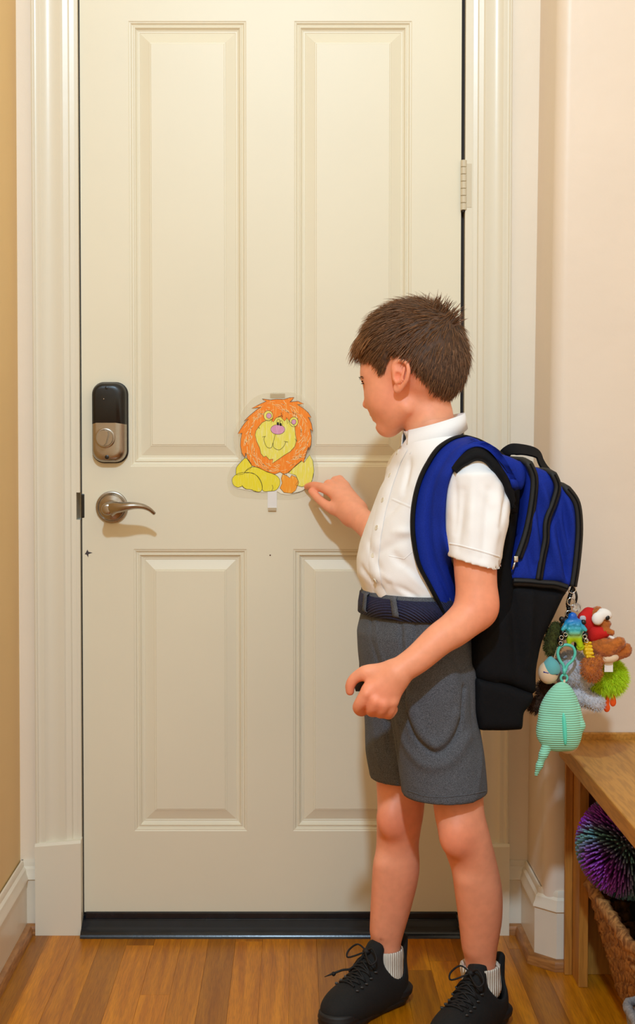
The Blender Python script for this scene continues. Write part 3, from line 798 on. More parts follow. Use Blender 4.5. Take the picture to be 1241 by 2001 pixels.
M_sole = mat('black_foam_sole', (26, 26, 27), rough=0.6, bump=0.1, bscale=200)
M_lace = mat('black_lace', (12, 12, 14), rough=0.7, bump=0.3, bscale=900)
M_gloss = mat('glossy_eyelet', (46, 46, 46), rough=0.3)
M_eye = mat('eye_white', (232, 228, 220), rough=0.15); M_iris = mat('eye_dark', (40, 26, 18), rough=0.1)

PSI = math.radians(20)
C3 = P(805, 690, -0.42)
SH = px(-0.42)
TH = math.radians(25)
HF = Vector((-math.cos(TH), math.sin(TH), 0)); HL = Vector((-math.sin(TH), -math.cos(TH), 0)); HU = Vector((0, 0, 1))
HM = [list(HF), list(HL), list(HU)]
def H(pxx_, pyy, s=0.0):
    """head point seen at a photo pixel, s pixels towards the boy's left side from the middle plane"""
    dx = (pxx_ - 805) * SH; ss = s * SH
    f = -(dx + ss * math.sin(TH)) / math.cos(TH)
    return C3 + HF * f + HL * ss + HU * (-(pyy - 690) * SH)
def HS(pxx_, pyy, s, sd):
    b = H(pxx_, pyy, s)
    if sd > 0: return b
    q = b - C3
    return C3 + HF * q.dot(HF) - HL * q.dot(HL) + HU * q.dot(HU)
def hr(*r): return [v * SH for v in r]
k1 = SH
hd_lo = np.array(C3) - np.array([0.14, 0.13, 0.24]); hd_hi = np.array(C3) + np.array([0.14, 0.13, 0.13])
g = SDF(hd_lo, hd_hi, 0.0021)
g.ell(H(806, 690), hr(99, 78, 93), HM, k=0.01)
g.ell(H(842, 722), hr(58, 62, 58), HM, k=0.03)
g.ell(H(764, 765), hr(50, 60, 70), HM, k=0.03)
g.ell(H(740, 728), hr(26, 46, 30), HM, k=0.02)
for sd in (1, -1):
    g.ell(HS(757, 779, 36, sd), hr(28, 24, 32), HM, k=0.02)
    g.cone(HS(792, 798, 43, sd), HS(757, 835, 12, sd), 13 * k1, 13 * k1, k=0.025)
g.ell(H(757, 834), hr(15, 19, 14), HM, k=0.015)
g.ell(H(750, 811), hr(13, 21, 19), HM, k=0.014)
g.cone(H(724, 752), H(723, 786), 6.5 * k1, 7 * k1, k=0.012)
g.ell(H(719.5, 789), hr(8.5, 8.0, 7.5), HM, k=0.006)
for sd in (1, -1): g.ell(HS(725, 793, 9, sd), hr(8, 6, 6), HM, k=0.005)
g.ell(H(733, 809.5), hr(6.0, 13, 4.6), HM, k=0.004)
g.ell(H(739.0, 820.5), hr(6.0, 12, 4.8), HM, k=0.004)
for sd in (1, -1): g.cone(HS(731, 815, 0, sd), HS(735, 815.5, 13, sd), 1.6 * k1, 1.2 * k1, k=0.002, sub=True)
for sd in (1, -1): g.ell(HS(709, 752, 30, sd), hr(10, 14, 9), HM, k=0.008, sub=True)
for sd in (1, -1): g.cone(HS(718, 738, 12, sd), HS(721, 737, 38, sd), 6 * k1, 6 * k1, k=0.010)
for sd in (1, -1): g.ell(HS(725, 752, 28, sd), hr(11.5, 12.5, 11.5), HM, k=0.003)
for a, b, r in ((718.5, 804, 4.2), (723.5, 815, 2.4), (732.5, 828.5, 5.0)): g.cone(H(a, b, -22), H(a, b, 22), r * k1, r * k1, k=0.003, sub=True)
g.ell(H(719.5, 790, 0), hr(6.5, 7, 6.5), HM, k=0.004)
g.ell(H(731.5, 809.5), hr(4.6, 11, 4.0), HM, k=0.003); g.ell(H(738.5, 820.5), hr(4.8, 10, 4.2), HM, k=0.003)
# neck
nk = [P(832, 775, -0.42), P(838, 815, -0.425), P(848, 880, -0.435)]
g.cone(nk[0], nk[1], 45 * k1, 45 * k1, k=0.018); g.cone(nk[1], nk[2], 45 * k1, 52 * k1, k=0.01)
# ears
def ear(sd):
    def E(x_, y_, s_=0):
        b = H(x_, y_, (74 + s_))
        if sd > 0: return b
        q = b - C3; return C3 + HF * q.dot(HF) - HL * q.dot(HL) + HU * q.dot(HU)
    ta = math.radians(12)
    ex = HF * math.cos(ta) + HU * math.sin(ta) * -1; ez = HU * math.cos(ta) + HF * math.sin(ta)
    tilt = math.radians(24) * sd
    M = [list((ex * math.cos(tilt) + HL * math.sin(tilt))), list(HL * math.cos(tilt) - ex * math.sin(tilt)), list(ez)]
    g.ell(E(777, 733, 2), hr(15, 7, 28), M, k=0.006)
    g.ell(E(772, 761, 0), hr(8.5, 5, 10), M, k=0.006)
    g.ell(E(773, 743, 9), hr(8, 6, 13), M, k=0.003, sub=True)
    g.ell(E(777, 723, 10), hr(9, 4, 10), M, k=0.003, sub=True)
    rim = [E(766, 742, 3), E(763, 722, 4), E(769, 711, 6), E(780, 709, 9), E(789, 716, 12), E(791, 730, 13), E(788, 745, 11), E(781, 757, 7), E(775, 766, 3)]
    rim = catmull(rim, 3)
    for a, b in zip(rim[:-1], rim[1:]): g.cone(a, b, 3.4 * k1, 3.4 * k1, k=0.0025)
    ah = catmull([E(784, 722, 9), E(781, 736, 10), E(777, 747, 9), E(770, 750, 7)], 3)
    for a, b in zip(ah[:-1], ah[1:]): g.cone(a, b, 2.6 * k1, 2.6 * k1, k=0.003)
    g.ell(E(766, 743, 5), hr(4, 3, 6), M, k=0.003)
ear(1); ear(-1)
VH, QH = g.mesh(); VH = relax(VH, QH, 2, 0.4)

# ---- left arm with its hand
def PT(l): return [P(*q) for q in l]
def hand_chain(G, pts, r0, r1, k=0.0035):
    p = PT(pts); n = len(p)
    for i in range(n - 1):
        ra = r0 + (r1 - r0) * i / (n - 1); rb = r0 + (r1 - r0) * (i + 1) / (n - 1)
        G.cone(p[i], p[i + 1], ra, rb, k)
        if 0 < i: G.ell(p[i], ra * 1.06, k=0.002)
Y1 = -0.60
g = SDF(np.array(P(660, 1420, -0.5)) - [0.03, 0.26, 0.02], np.array(P(995, 900, -0.5)) + [0.03, 0.06, 0.04], 0.0024)
u_ = px(-0.6)
ARM = [(922, 935, -.555, 48), (926, 1040, -.575, 44), (929, 1110, -.590, 42), (930, 1160, -.598, 40), (920, 1198, -.606, 38.5), (890, 1228, -.622, 35), (858, 1250, -.635, 32), (815, 1288, -.645, 28.5), (776, 1314, -.65, 26)]
g.chain([P(*q[:3]) for q in ARM], [q[3] * px(q[2]) for q in ARM], k=0.02)
g.ell(P(945, 1188, -.600), hr(22, 26, 26), k=0.03)
# hand
v_ = 0.00087
wr_ = P(772, 1314, -0.65)
for a, b, r0, r1 in (((770, 1318, -.65), (720, 1348, -.66), 23, 13), ((770, 1322, -.652), (734, 1366, -.664), 22, 13), ((774, 1324, -.65), (751, 1372, -.664), 21, 12.5), ((778, 1322, -.645), (768, 1369, -.657), 19, 11.5)):
    g.cone(P(*a), P(*b), r0 * v_, r1 * v_, k=0.012)
g.cone(P(762, 1312, -.645), P(716, 1316, -.645), 18 * v_, 13 * v_, k=0.012)
def digit(G, pts, rs, k=0.005): G.chain([P(*q) for q in pts], rs, k=k, n=4)
digit(g, [(722, 1345, -.658), (709, 1366, -.664), (700, 1382, -.655), (706, 1390, -.640), (716, 1386, -.630)], [.0112, .0108, .0098, .0090, .0080])
digit(g, [(737, 1362, -.662), (730, 1378, -.667), (725, 1389, -.655), (731, 1391, -.640), (740, 1384, -.630)], [.0108, .0102, .0094, .0088, .0080])
digit(g, [(752, 1367, -.662), (748, 1382, -.666), (743, 1393, -.654), (748, 1393, -.640), (756, 1385, -.630)], [.0105, .0098, .0091, .0086, .0078])
digit(g, [(768, 1365, -.656), (764, 1384, -.658), (759, 1396, -.647), (763, 1395, -.634), (770, 1386, -.625)], [.0098, .0090, .0083, .0079, .0072])
digit(g, [(746, 1314, -.645), (716, 1314, -.643), (694, 1325, -.640), (685, 1338, -.638), (684, 1351, -.636)], [.0140, .0122, .0098, .0088, .0074], k=.007)
for q in ((716, 1356, -.672), (733, 1371, -.674), (750, 1376, -.673), (767, 1373, -.665)): g.ell(P(*q), 0.0040, k=0.010)
VA, QA = g.mesh(); VA = relax(VA, QA, 3, 0.4)

# ---- right arm reaching to the door
g = SDF(np.array(P(580, 1100, -0.3)) - [0.05, 0.12, 0.05], np.array([P(860, 880, -0.3).x + .03, 0.01, P(800, 880, -0.3).z]), 0.0022)
w_ = px(-0.1)
ARM2 = [(812, 925, -.315, 44), (790, 1040, -.285, 38), (776, 1072, -.255, 36), (745, 1048, -.19, 31), (718, 1026, -.15, 25), (690, 1003, -.11, 24)]
g.chain([P(*q[:3]) for q in ARM2], [q[3] * w_ for q in ARM2], k=0.02)
for a, b, r0, r1 in (((690, 1004, -.108), (654, 966, -.078), 24, 11), ((690, 1002, -.105), (658, 959, -.068), 24, 12), ((692, 998, -.10), (664, 953, -.056), 23, 12), ((694, 996, -.096), (672, 950, -.048), 20, 11)):
    g.cone(P(*a), P(*b), r0 * w_, r1 * w_, k=0.012)
g.cone(P(688, 1006, -.108), P(656, 994, -.090), 18 * w_, 12 * w_, k=0.010)
digit(g, [(660, 966, -.082), (643, 959, -.070), (627, 952, -.052), (611, 949, -.032), (600, 951, -.011)], [.0118, .0108, .0098, .0086, .0068])
digit(g, [(658, 958, -.068), (643, 946, -.045), (640, 953, -.026), (649, 962, -.026)], [.0115, .0102, .0088, .0080])
digit(g, [(665, 951, -.056), (655, 939, -.034), (656, 948, -.020), (662, 958, -.022)], [.0110, .0096, .0084, .0078])
digit(g, [(674, 950, -.050), (664, 936, -.032), (668, 944, -.018), (672, 952, -.022)], [.0098, .0086, .0078, .0072])
digit(g, [(668, 998, -.094), (648, 993, -.088), (632, 983, -.074), (619, 971, -.058), (608, 960, -.046)], [.0135, .0118, .0094, .0086, .0066], k=.006)
VB, QB = g.mesh(); VB = relax(VB, QB, 2, 0.4)

# ---- torso core (under the shirt) and legs
def row(py, L, R, Yc, a, psi=PSI):
    pc = (L + R) / 2; q = P(pc, py, Yc); w = (R - L) / 2 * px(Yc)
    b = math.sqrt(max(w * w - (a * math.sin(psi)) ** 2, (0.55 * w) ** 2)) / math.cos(psi)
    return (q.z, q.x, q.y, a, b, psi)
TORSO = [(852, 799, 904, -.44, .050), (868, 788, 916, -.44, .072), (886, 778, 934, -.44, .098), (908, 770, 946, -.44, .126), (960, 742, 946, -.44, .125), (1000, 726, 938, -.44, .120), (1030, 714, 930, -.44, .118), (1060, 704, 922, -.44, .117), (1090, 697, 914, -.44, .116),
         (1120, 697, 904, -.445, .115), (1145, 706, 897, -.445, .116), (1165, 712, 893, -.445, .117), (1190, 712, 893, -.445, .118)]
rows_t = [row(*t) for t in TORSO]
g = SDF(np.array(P(640, 1945, -0.45)) - [0.05, 0.32, 0.0], np.array(P(1000, 830, -0.45)) + [0.03, 0.24, 0.02], 0.0042)
g.chain([P(842, 835, -.430), P(848, 880, -.436), P(848, 960, -.44), P(830, 1080, -.44), P(820, 1200, -.445)], [.044, .040, .036, .036, .036], k=0.01)
g.chain([P(820, 925, -.32), P(850, 905, -.43), P(915, 935, -.545)], [.030, .032, .032], k=0.02)
g.chain([P(784, 1500, -.404), P(800, 1330, -.405), P(820, 1200, -.445), P(850, 1330, -.495), P(886, 1500, -.523)], [.034, .034, .036, .036, .036], k=0.02)
l1 = px(-0.42); l2 = px(-0.52)
FL = [(784, 1470, -.400, 50), (784, 1520, -.405, 49), (783, 1580, -.41, 46), (780, 1610, -.412, 44), (777, 1650, -.405, 42), (775, 1700, -.40, 45), (766, 1760, -.392, 40.5), (756, 1825, -.388, 32), (754, 1850, -.388, 29), (754, 1880, -.388, 25)]
NL = [(884, 1490, -.522, 53), (893, 1530, -.525, 51), (898, 1590, -.535, 49), (911, 1640, -.535, 48), (926, 1690, -.525, 45.5), (935, 1740, -.515, 46.5), (939, 1790, -.505, 43), (938, 1850, -.495, 34.5), (939, 1880, -.49, 30), (939, 1910, -.49, 26)]
for L_ in (FL, NL):
    pts = [P(a, b, c) for a, b, c, r in L_]; rs = [r * px(c) for a, b, c, r in L_]
    g.chain(pts, rs, k=0.02)
# knee caps, shin, foot stubs
g.ell(P(764, 1600, -.445), (0.026, 0.024, 0.034), k=0.02); g.ell(P(890, 1636, -.567), (0.027, 0.024, 0.034), k=0.02)
g.cone(P(748, 1690, -.425), P(742, 1820, -.405), 0.016, 0.014, k=0.02); g.cone(P(912, 1720, -.545), P(925, 1850, -.51), 0.016, 0.014, k=0.02)
g.cone(P(752, 1880, -.39), P(725, 1945, -.43), 0.020, 0.018, k=0.01); g.cone(P(939, 1905, -.49), P(920, 1965, -.53), 0.020, 0.018, k=0.01)
VT, QT = g.mesh(); VT = relax(VT, QT, 4, 0.5)

Vs = np.concatenate([VH, VA, VB, VT]); o1 = len(VH); o2 = o1 + len(VA); o3 = o2 + len(VB)
Qs = np.concatenate([QH, QA + o1, QB + o2, QT + o3])
boy = thing('person', 'schoolboy in white shirt, grey shorts and backpack touching the paper lion on the door', 'person', (P(840, 1930, -.45).x, -.45, 0))
def kid(name, V, Q, m_, parent=None, **kw):
    o = mesh_obj(name, V, Q, m_, parent or boy, **kw)
    o.location = -Vector(boy.location) if (parent is None or parent is boy) else Vector((0, 0, 0))
    return o
def kmb(mb, name, m_, parent=None, **kw):
    o = mb.build(name, m_, parent or boy, **kw)
    o.location = -Vector(boy.location) if (parent is None or parent is boy) else Vector((0, 0, 0))
    return o
body = kid('body', Vs, Qs, M_skin); body['label'] = 'light skin with rosy knees and elbows'
Ct = np.ones((len(Vs), 3))
def blush(p, r, col, amt):
    d = np.linalg.norm(Vs - np.array(p), axis=1) / r; w = (amt * np.exp(-d * d))[:, None]
    global Ct
    Ct = Ct * (1 - w) + np.array(col) * w
for p, r, a in ((P(764, 1605, -.46), .05, .5), (P(890, 1640, -.58), .05, .5), (P(955, 1190, -.60), .045, .5), (P(735, 1370, -.67), .035, .5), (P(690, 1340, -.64), .02, .4), (P(612, 955, -.03), .03, .4), (H(762, 775, 60), .03, .25), (H(780, 735, 80), .03, .4), (H(720, 790), .015, .3)):
    blush(p, r, (1.0, 0.66, 0.60), a)
# lips
Lp = [H(732, 811), H(738, 820)]
for p in Lp:
    d = Vs - np.array(p); f = d @ np.array(HF); s_ = d @ np.array(HL); z_ = d[:, 2]
    w = np.exp(-((z_ / (4.5 * k1)) ** 2 + (s_ / (13 * k1)) ** 2 + (f / (9 * k1)) ** 2) ** 2)[:, None] * 0.7
    Ct = Ct * (1 - w) + np.array((0.86, 0.5, 0.48)) * w
# freckles and scrapes
for p, r in ((H(736, 797, 30), .0018), (H(751.5, 794, 48), .0016), (P(921, 1878, -.53), .003), (P(745, 1835, -.42), .003), (P(738, 1800, -.42), .0025), (P(900, 1700, -.57), .0025)): blush(p, r, (0.5, 0.28, 0.24), 0.8)
# nails of the pointing hand
for p in ((P(604, 949, -.020)), (P(607, 958, -.050))): blush(p, .0045, (1.08, 0.86, 0.84), 0.8)
set_color(body, np.clip(Ct, 0, 1.2))

# ---- head details: eyes, lashes, brows
for sd in (1, -1):
    e = MB(); c = HS(725, 752, 28, sd); r = 11.2 * k1
    e.sphere(c, r, 20, 14); eo = kmb(e, 'eye', M_eye)
    i_ = MB(); gz = (HF * 0.95 - HU * 0.30).normalized()
    i_.sphere(c + gz * r * 0.42, r * 0.68, 16, 10); kmb(i_, 'iris', M_iris, eo).location = (0, 0, 0)
    el = MB()
    for j in range(15):
        t = j / 14 - 0.5
        p0 = c + HF * (r * 0.94 - abs(t) * r * 0.5) + HL * (t * r * 1.9) + HU * (r * 0.38)
        el.tube([p0, p0 + HF * 0.004 - HU * 0.0004 + HL * t * .002, p0 + HF * 0.0075 - HU * 0.002 + HL * t * 0.005], [0.0005, 0.0004, 0.0001], 4)
    kmb(el, 'eyelashes', M_iris, eo)
bvH = BVHTree.FromPolygons([tuple(v) for v in VH], [tuple(q) for q in QH.tolist()])
hair_v, hair_f, hair_c = [], [], []
def strand(p0, d0, n0, L, w, col, curl=0.0, seg=5, grav=0.35, keep=None):
    p = Vector(p0); d = Vector(d0).normalized(); n = Vector(n0)
    base = len(hair_v)
    for i in range(seg + 1):
        t = i / seg; side = d.cross(n); side = side.normalized() if side.length > 1e-6 else Vector((1, 0, 0))
        ww = w * (1 - t ** 2.2) + 0.00012
        hair_v.append(p - side * ww); hair_v.append(p + side * ww); hair_v.append(p + n * ww * 0.8)
        hair_c.extend([col * (0.85 + 0.4 * t)] * 3)
        p = p + d * (L / seg)
        d = (d + Vector((0, 0, -grav / seg)) + side * curl / seg).normalized()
        if keep is not None:
            q = bvH.find_nearest(p)
            if q[0] is not None:
                hgt = (p - q[0]).dot(q[1]); want = keep * (0.55 + 0.45 * t)
                if hgt < want: p = p + q[1] * (want - hgt)
    for i in range(seg):
        a = base + 3 * i
        for j in range(3): hair_f.append((a + j, a + (j + 1) % 3, a + 3 + (j + 1) % 3, a + 3 + j))
# hair region on the head surface
dV = VH - np.array(C3); fV = dV @ np.array(HF) / SH; sV = dV @ np.array(HL) / SH; uV = -dV[:, 2] / SH + 690
NH = vnormals(VH, QH)
pxe = 805 - (fV * math.cos(TH) + np.abs(sV) * math.sin(TH))          # where the near-side twin of the point is seen
hl = np.array([(660, 700), (700, 702), (706, 706), (722, 706), (738, 716), (741, 730), (751, 728), (757, 706), (770, 697), (786, 703), (799, 722), (815, 738), (830, 752), (838, 766), (862, 775), (880, 782), (960, 784)], float)
lim = np.interp(pxe, hl[:, 0], hl[:, 1])
midf = (np.abs(sV) < 40) & (fV > 60)
lim = np.where(midf, 698, lim)
isear = (np.abs(sV) > 76) & (uV > 700) & (uV < 775) & (pxe < 800)
inh = (uV < lim) & ~isear
margin = np.clip((lim - uV) / 26.0, 0, 1)
# cap: a shell raised above the scalp
topw = np.clip((720 - uV) / 110, 0, 1)
thick = (2.0 + 5.5 * margin + 5.5 * margin * topw) * SH
capV = VH + NH * (thick + 0.0010 * snoise(VH, 160, 3) * margin)[:, None]
qk = inh[QH].all(1); used = np.unique(QH[qk]); mp_ = -np.ones(len(VH), int); mp_[used] = np.arange(len(used))
hair = kid('hair', capV[used], mp_[QH[qk]], M_scalp); hair['label'] = 'short brown hair with a cowlick at the crown'
set_color(hair, np.repeat((0.8 + 0.45 * snoise(capV[used] * np.array([1, 1, .4]), 700, 9))[:, None], 3, 1) * np.array([1, .95, .9]))
crown = H(872, 628, 10)
areaw = np.zeros(len(VH)); areaw[inh] = 1
cand = np.nonzero(inh)[0]
rgh = random.Random(11)
for i in range(6500):
    v = cand[rgh.randrange(len(cand))]
    if sV[v] < -50 and rgh.random() < 0.5: continue
    n = Vector(NH[v]); p = Vector(VH[v]) + n * (float(thick[v]) * 0.55)
    away = (Vector(VH[v]) - crown); away = away.normalized() if away.length > 1e-4 else HF
    m_ = float(margin[v]); tw = float(topw[v])
    d = away * 0.9 + HF * (0.55 * tw + 0.18) - HU * (0.75 * (1 - tw))
    d = d - n * d.dot(n); d = d.normalized() + n * (0.10 + 0.16 * tw)
    d = d + Vector((rgh.gauss(0, .10), rgh.gauss(0, .10), rgh.gauss(0, .10)))
    L = (0.011 + 0.013 * m_ + 0.016 * tw * m_) * rgh.uniform(0.7, 1.15)
    sh = rgh.uniform(0.55, 1.25)
    if rgh.random() < 0.10: sh *= 1.5
    front = max(0.0, min(1.0, (fV[v] - 30) / 60.0)) 
    col = np.array([1.0 + 0.45 * front, 0.96 + 0.40 * front, 0.90 + 0.22 * front]) * sh
    strand(p, d, n, L, rgh.uniform(.0005, .0009), col, rgh.uniform(-.3, .3), 4, 0.3 + 0.2 * tw, keep=float(thick[v]) * 0.5 if m_ > .5 else None)
# fringe swept over the forehead
for i in range(520):
    s_ = rgh.uniform(-46, 52); x0 = rgh.uniform(712, 745); y0 = 690 - (x0 - 705) * 0.62 + rgh.uniform(-8, 6)
    q = bvH.find_nearest(H(x0 + abs(s_) * 0.05, y0, s_)); n = Vector(q[1]); p = Vector(q[0]) + n * rgh.uniform(.006, .011)
    d = HF * 0.75 - HU * 0.55 + HL * (0.12 + s_ * 0.002)
    col = np.array([1.65, 1.45, 1.12]) * rgh.uniform(0.6, 1.15)
    lmax = 0.030 if s_ < 24 else 0.020
    strand(p, d, n, lmax * rgh.uniform(0.75, 1.15) * (1.25 if x0 > 730 else 1), rgh.uniform(.0006, .0010), col, rgh.uniform(-.2, .2), 6, 1.15, keep=.003)
# cowlick tufts at the crown
for i in range(120):
    x0 = rgh.uniform(815, 892); s_ = rgh.uniform(-45, 45)
    q = bvH.find_nearest(H(x0, 596 + (x0 - 800) * 0.25, s_)); n = Vector(q[1]); p = Vector(q[0]) + n * .010
    t = (x0 - 800) / 92
    d = n * rgh.uniform(0.5, 1.0) + HF * (0.55 - 1.1 * t) + HU * 0.35 + HL * rgh.uniform(-.35, .35)
    strand(p, d, n, rgh.uniform(.012, .028) * (0.6 + 0.6 * t), .0006, np.array([1.1, 1.0, .88]) * rgh.uniform(.6, 1.3), rgh.uniform(-.8, .8), 5, 0.4)
for x0, y0, dx, dy in ((893, 625, 26, -16), (888, 620, 22, -18), (884, 616, 14, -24), (852, 598, 4, -24), (868, 604, 10, -22)):
    for j in range(12):
        q = bvH.find_nearest(H(x0 + rgh.uniform(-5, 5), y0 + rgh.uniform(-4, 4), rgh.uniform(10, 40))); p = Vector(q[0]) + Vector(q[1]) * .010
        d = Vector((dx, rgh.uniform(-4, 4), -dy)).normalized()
        strand(p, d + Vector((rgh.gauss(0, .1), rgh.gauss(0, .1), rgh.gauss(0, .1))), Vector(q[1]), rgh.uniform(.018, .030), .0007, np.array([.9, .8, .7]) * rgh.uniform(.6, 1.2), 0, 5, 0.1)
hs_ = mesh_obj('hair_strands', hair_v, hair_f, M_hair, hair, smooth=True)
set_color(hs_, np.clip(np.array(hair_c), 0, 3)); hs_['kind'] = 'stuff'
# brow
eb = MB()
for sd in (1, -1):
    for j in range(46):
        t = rgh.random(); q = bvH.find_nearest(HS(714 + 6 * t, 738 - 3 * t + rgh.uniform(-2, 2), 14 + 28 * t, sd)); n = Vector(q[1]); p = Vector(q[0])
        d = (HL * sd * 0.8 + HU * (0.35 - 0.6 * t) + n * 0.25).normalized()
        eb.tube([p, p + d * .003, p + d * .0055 + n * .0003], [.0005, .0004, .0001], 4)
kmb(eb, 'eyebrows', M_iris)['kind'] = 'stuff'

# ---- shirt
g = SDF(np.array(P(670, 1215, -0.45)) - [0.03, 0.33, 0.0], np.array(P(1010, 830, -0.45)) + [0.05, 0.25, 0.03], 0.0034)
g.vloft(rows_t, k=0.02)
yw = px(-.44)
for sd in (1, -1):                                     # shoulder yoke
    if sd > 0: g.cone(P(866, 908, -0.47), P(926, 922, -0.555), 0.043, 0.047, k=0.02)
    else: g.cone(P(838, 908, -0.40), P(815, 926, -0.325), 0.043, 0.044, k=0.02)
g.cone(P(848, 870, -0.434), P(850, 896, -0.438), 0.044, 0.062, k=0.012)
# near sleeve
SLV = [(922, 928, -.555, .052, .054), (930, 975, -.562, .058, .056), (932, 1020, -.572, .055, .056), (928, 1060, -.58, .050, .054), (926, 1112, -.59, .0455, .052)]
sl_rows = []
g2 = [(P(a, b, c), rx, ry) for a, b, c, rx, ry in SLV]
sl = [(q.z, q.x, q.y, ry, rx, math.radians(0)) for q, rx, ry in g2]
gs = SDF(g.lo, g.lo + (np.array(g.F.shape) - 1) * g.h, g.h); gs.ax = g.ax; gs.F = np.full(g.F.shape, 0.3, np.float32)
gs.vloft(sl, k=0.01); gs.cone(P(944, 945, -.545), P(960, 975, -.55), 0.030, 0.026, k=0.03)
# the sleeve's open mouth
cuffz_a = P(882, 1089, -.585); cuffz_b = P(972, 1114, -.585)
cn = (cuffz_b - cuffz_a).normalized(); down = Vector((cn.z, 0, -cn.x)); down = down if down.z < 0 else -down
gs.cut(cuffz_a, down)
gs.cone(P(926, 1140, -.595), P(929, 1040, -.578), 0.0435, 0.0425, k=0.004, sub=True)
hh = np.maximum(0.028 - np.abs(g.F - gs.F), 0) / 0.028
zc_ok = (g.ax[2][None, None, :] > P(900, 1010, -.58).z).astype(np.float32)       # blend only near the shoulder
g.F = np.minimum(g.F, gs.F) - hh * hh * 0.007 * zc_ok
# far sleeve
g.cone(P(812, 925, -0.315), P(786, 1040, -0.275), 0.055, 0.056, k=0.03)
VS, QS = g.mesh(); VS = relax(VS, QS, 2, 0.5)
NS = vnormals(VS, QS)
def near(p_, Y): return np.array(P(p_[0], p_[1], Y))
bvS = BVHTree.FromPolygons([tuple(v) for v in VS], [tuple(q) for q in QS.tolist()])
def on(bv, x_, y_, default=-.5):
    o_, d_ = ray(x_, y_); h = bv.ray_cast(o_, d_)
    if h[0] is not None: return h[0], h[1]
    h = bv.find_nearest(P(x_, y_, default)); return h[0], h[1]
fold_px = [((745, 1150), (708, 1110), 7, -3), ((760, 1140), (722, 1060), 8, -3), ((838, 1150), (770, 1085), 9, -4), ((850, 1165), (790, 1110), 8, 3.5), ((800, 1165), (745, 1120), 7, 3), ((815, 1168), (765, 1140), 6, -3.5),
           ((745, 1020), (800, 960), 10, -2.5), ((770, 1040), (812, 1040), 8, 2.2), ((730, 1085), (800, 1050), 9, -2.5), ((800, 900), (790, 960), 8, -2.5), ((735, 1168), (728, 1130), 6, -3),
           ((905, 960), (895, 1070), 9, -3), ((925, 930), (920, 1070), 9, 2.4), ((955, 960), (945, 1090), 9, -3.4), ((975, 950), (965, 1080), 9, 2.6), ((990, 955), (975, 1030), 7, -3), ((930, 905), (985, 935), 9, -3.5), ((900, 905), (960, 985), 8, 2.5), ((890, 940), (888, 1040), 6, -2)]
segs = []
for a, b, w, d in fold_px:
    q0, _ = on(bvS, *a); q1, _ = on(bvS, *b); segs.append((q0, q1, w * yw, d * yw * 1.9))
VS = creases(VS, NS, segs)
VS = VS + NS * (0.0011 * snoise(VS * np.array([1, 1, .6]), 70, 5) + 0.0005 * snoise(VS, 190, 6))[:, None]
shirt = kid('shirt', VS, QS, M_shirt); shirt['label'] = 'white short sleeved button shirt tucked in'
bvS = BVHTree.FromPolygons([tuple(v) for v in VS], [tuple(q) for q in QS.tolist()])
def ribbon(bv, ctr, width_px, lift, thick, nseg=40, edge=True):
    """a strip of cloth laid on a surface along a line of photo pixels"""
    c = resample([Vector((a, b, 0)) for a, b in ctr], nseg); V = []; F = []; K = 5
    for i, p in enumerate(c):
        t = (c[min(i + 1, nseg - 1)] - c[max(i - 1, 0)]).normalized(); nn = Vector((-t.y, t.x, 0)); ww = width_px(i / (nseg - 1)) if callable(width_px) else width_px
        for j in range(K):
            u = (j / (K - 1) - 0.5) * ww; q, n_ = on(bv, p.x + nn.x * u, p.y + nn.y * u); V.append(q + n_ * (lift if 0 < j < K - 1 else lift * .3))
    for i in range(nseg - 1):
        for j in range(K - 1): F.append((i * K + j, (i + 1) * K + j, (i + 1) * K + j + 1, i * K + j + 1))
    return V, F
plk = [(789, 874), (775, 900), (758, 948), (744, 1000), (735, 1050), (730, 1100), (737, 1145), (748, 1166)]
V, F = ribbon(bvS, plk, 19, 0.0026, 0, 60); m = MB().add(V, F); kmb(m, 'placket', M_shirt, shirt)
bt = MB()
M_btn = mat('shirt_button', (226, 216, 196), rough=0.3)
for x_, y_ in ((779, 884), (764, 930), (750, 978), (738, 1032), (731, 1086), (735, 1134)):
    q, n_ = on(bvS, x_, y_); b_ = MB(); b_.lathe([(0.0048, 0.0), (0.0050, 0.001), (0.0044, 0.0018), (0.0030, 0.0014)], (0, 0, 0), 'z', 16)
    R_ = n_.to_track_quat('Z', 'Y').to_matrix()
    b_.v = [tuple(R_ @ Vector(v) + q + n_ * 0.0018) for v in b_.v]; kmb(b_, 'button', M_btn, shirt, auto=40)
# pocket outline and sleeve hem as raised seams
V, F = ribbon(bvS, [(766, 975), (806, 992)], 5, 0.0007, 0, 14); m = MB().add(V, F)
for a, b in (((806, 992), (806, 1078)), ((806, 1078), (790, 1092)), ((790, 1092), (760, 1086))):
    V, F = ribbon(bvS, [a, b], 2.5, 0.0006, 0, 24); m.add(V, F)
kmb(m, 'chest_pocket_seam', M_shirt, shirt)
V, F = ribbon(bvS, [(879, 1062), (900, 1066), (930, 1074), (955, 1081), (976, 1088)], 4, 0.0012, 0, 30); m = MB().add(V, F); kmb(m, 'sleeve_hem', M_shirt, shirt)
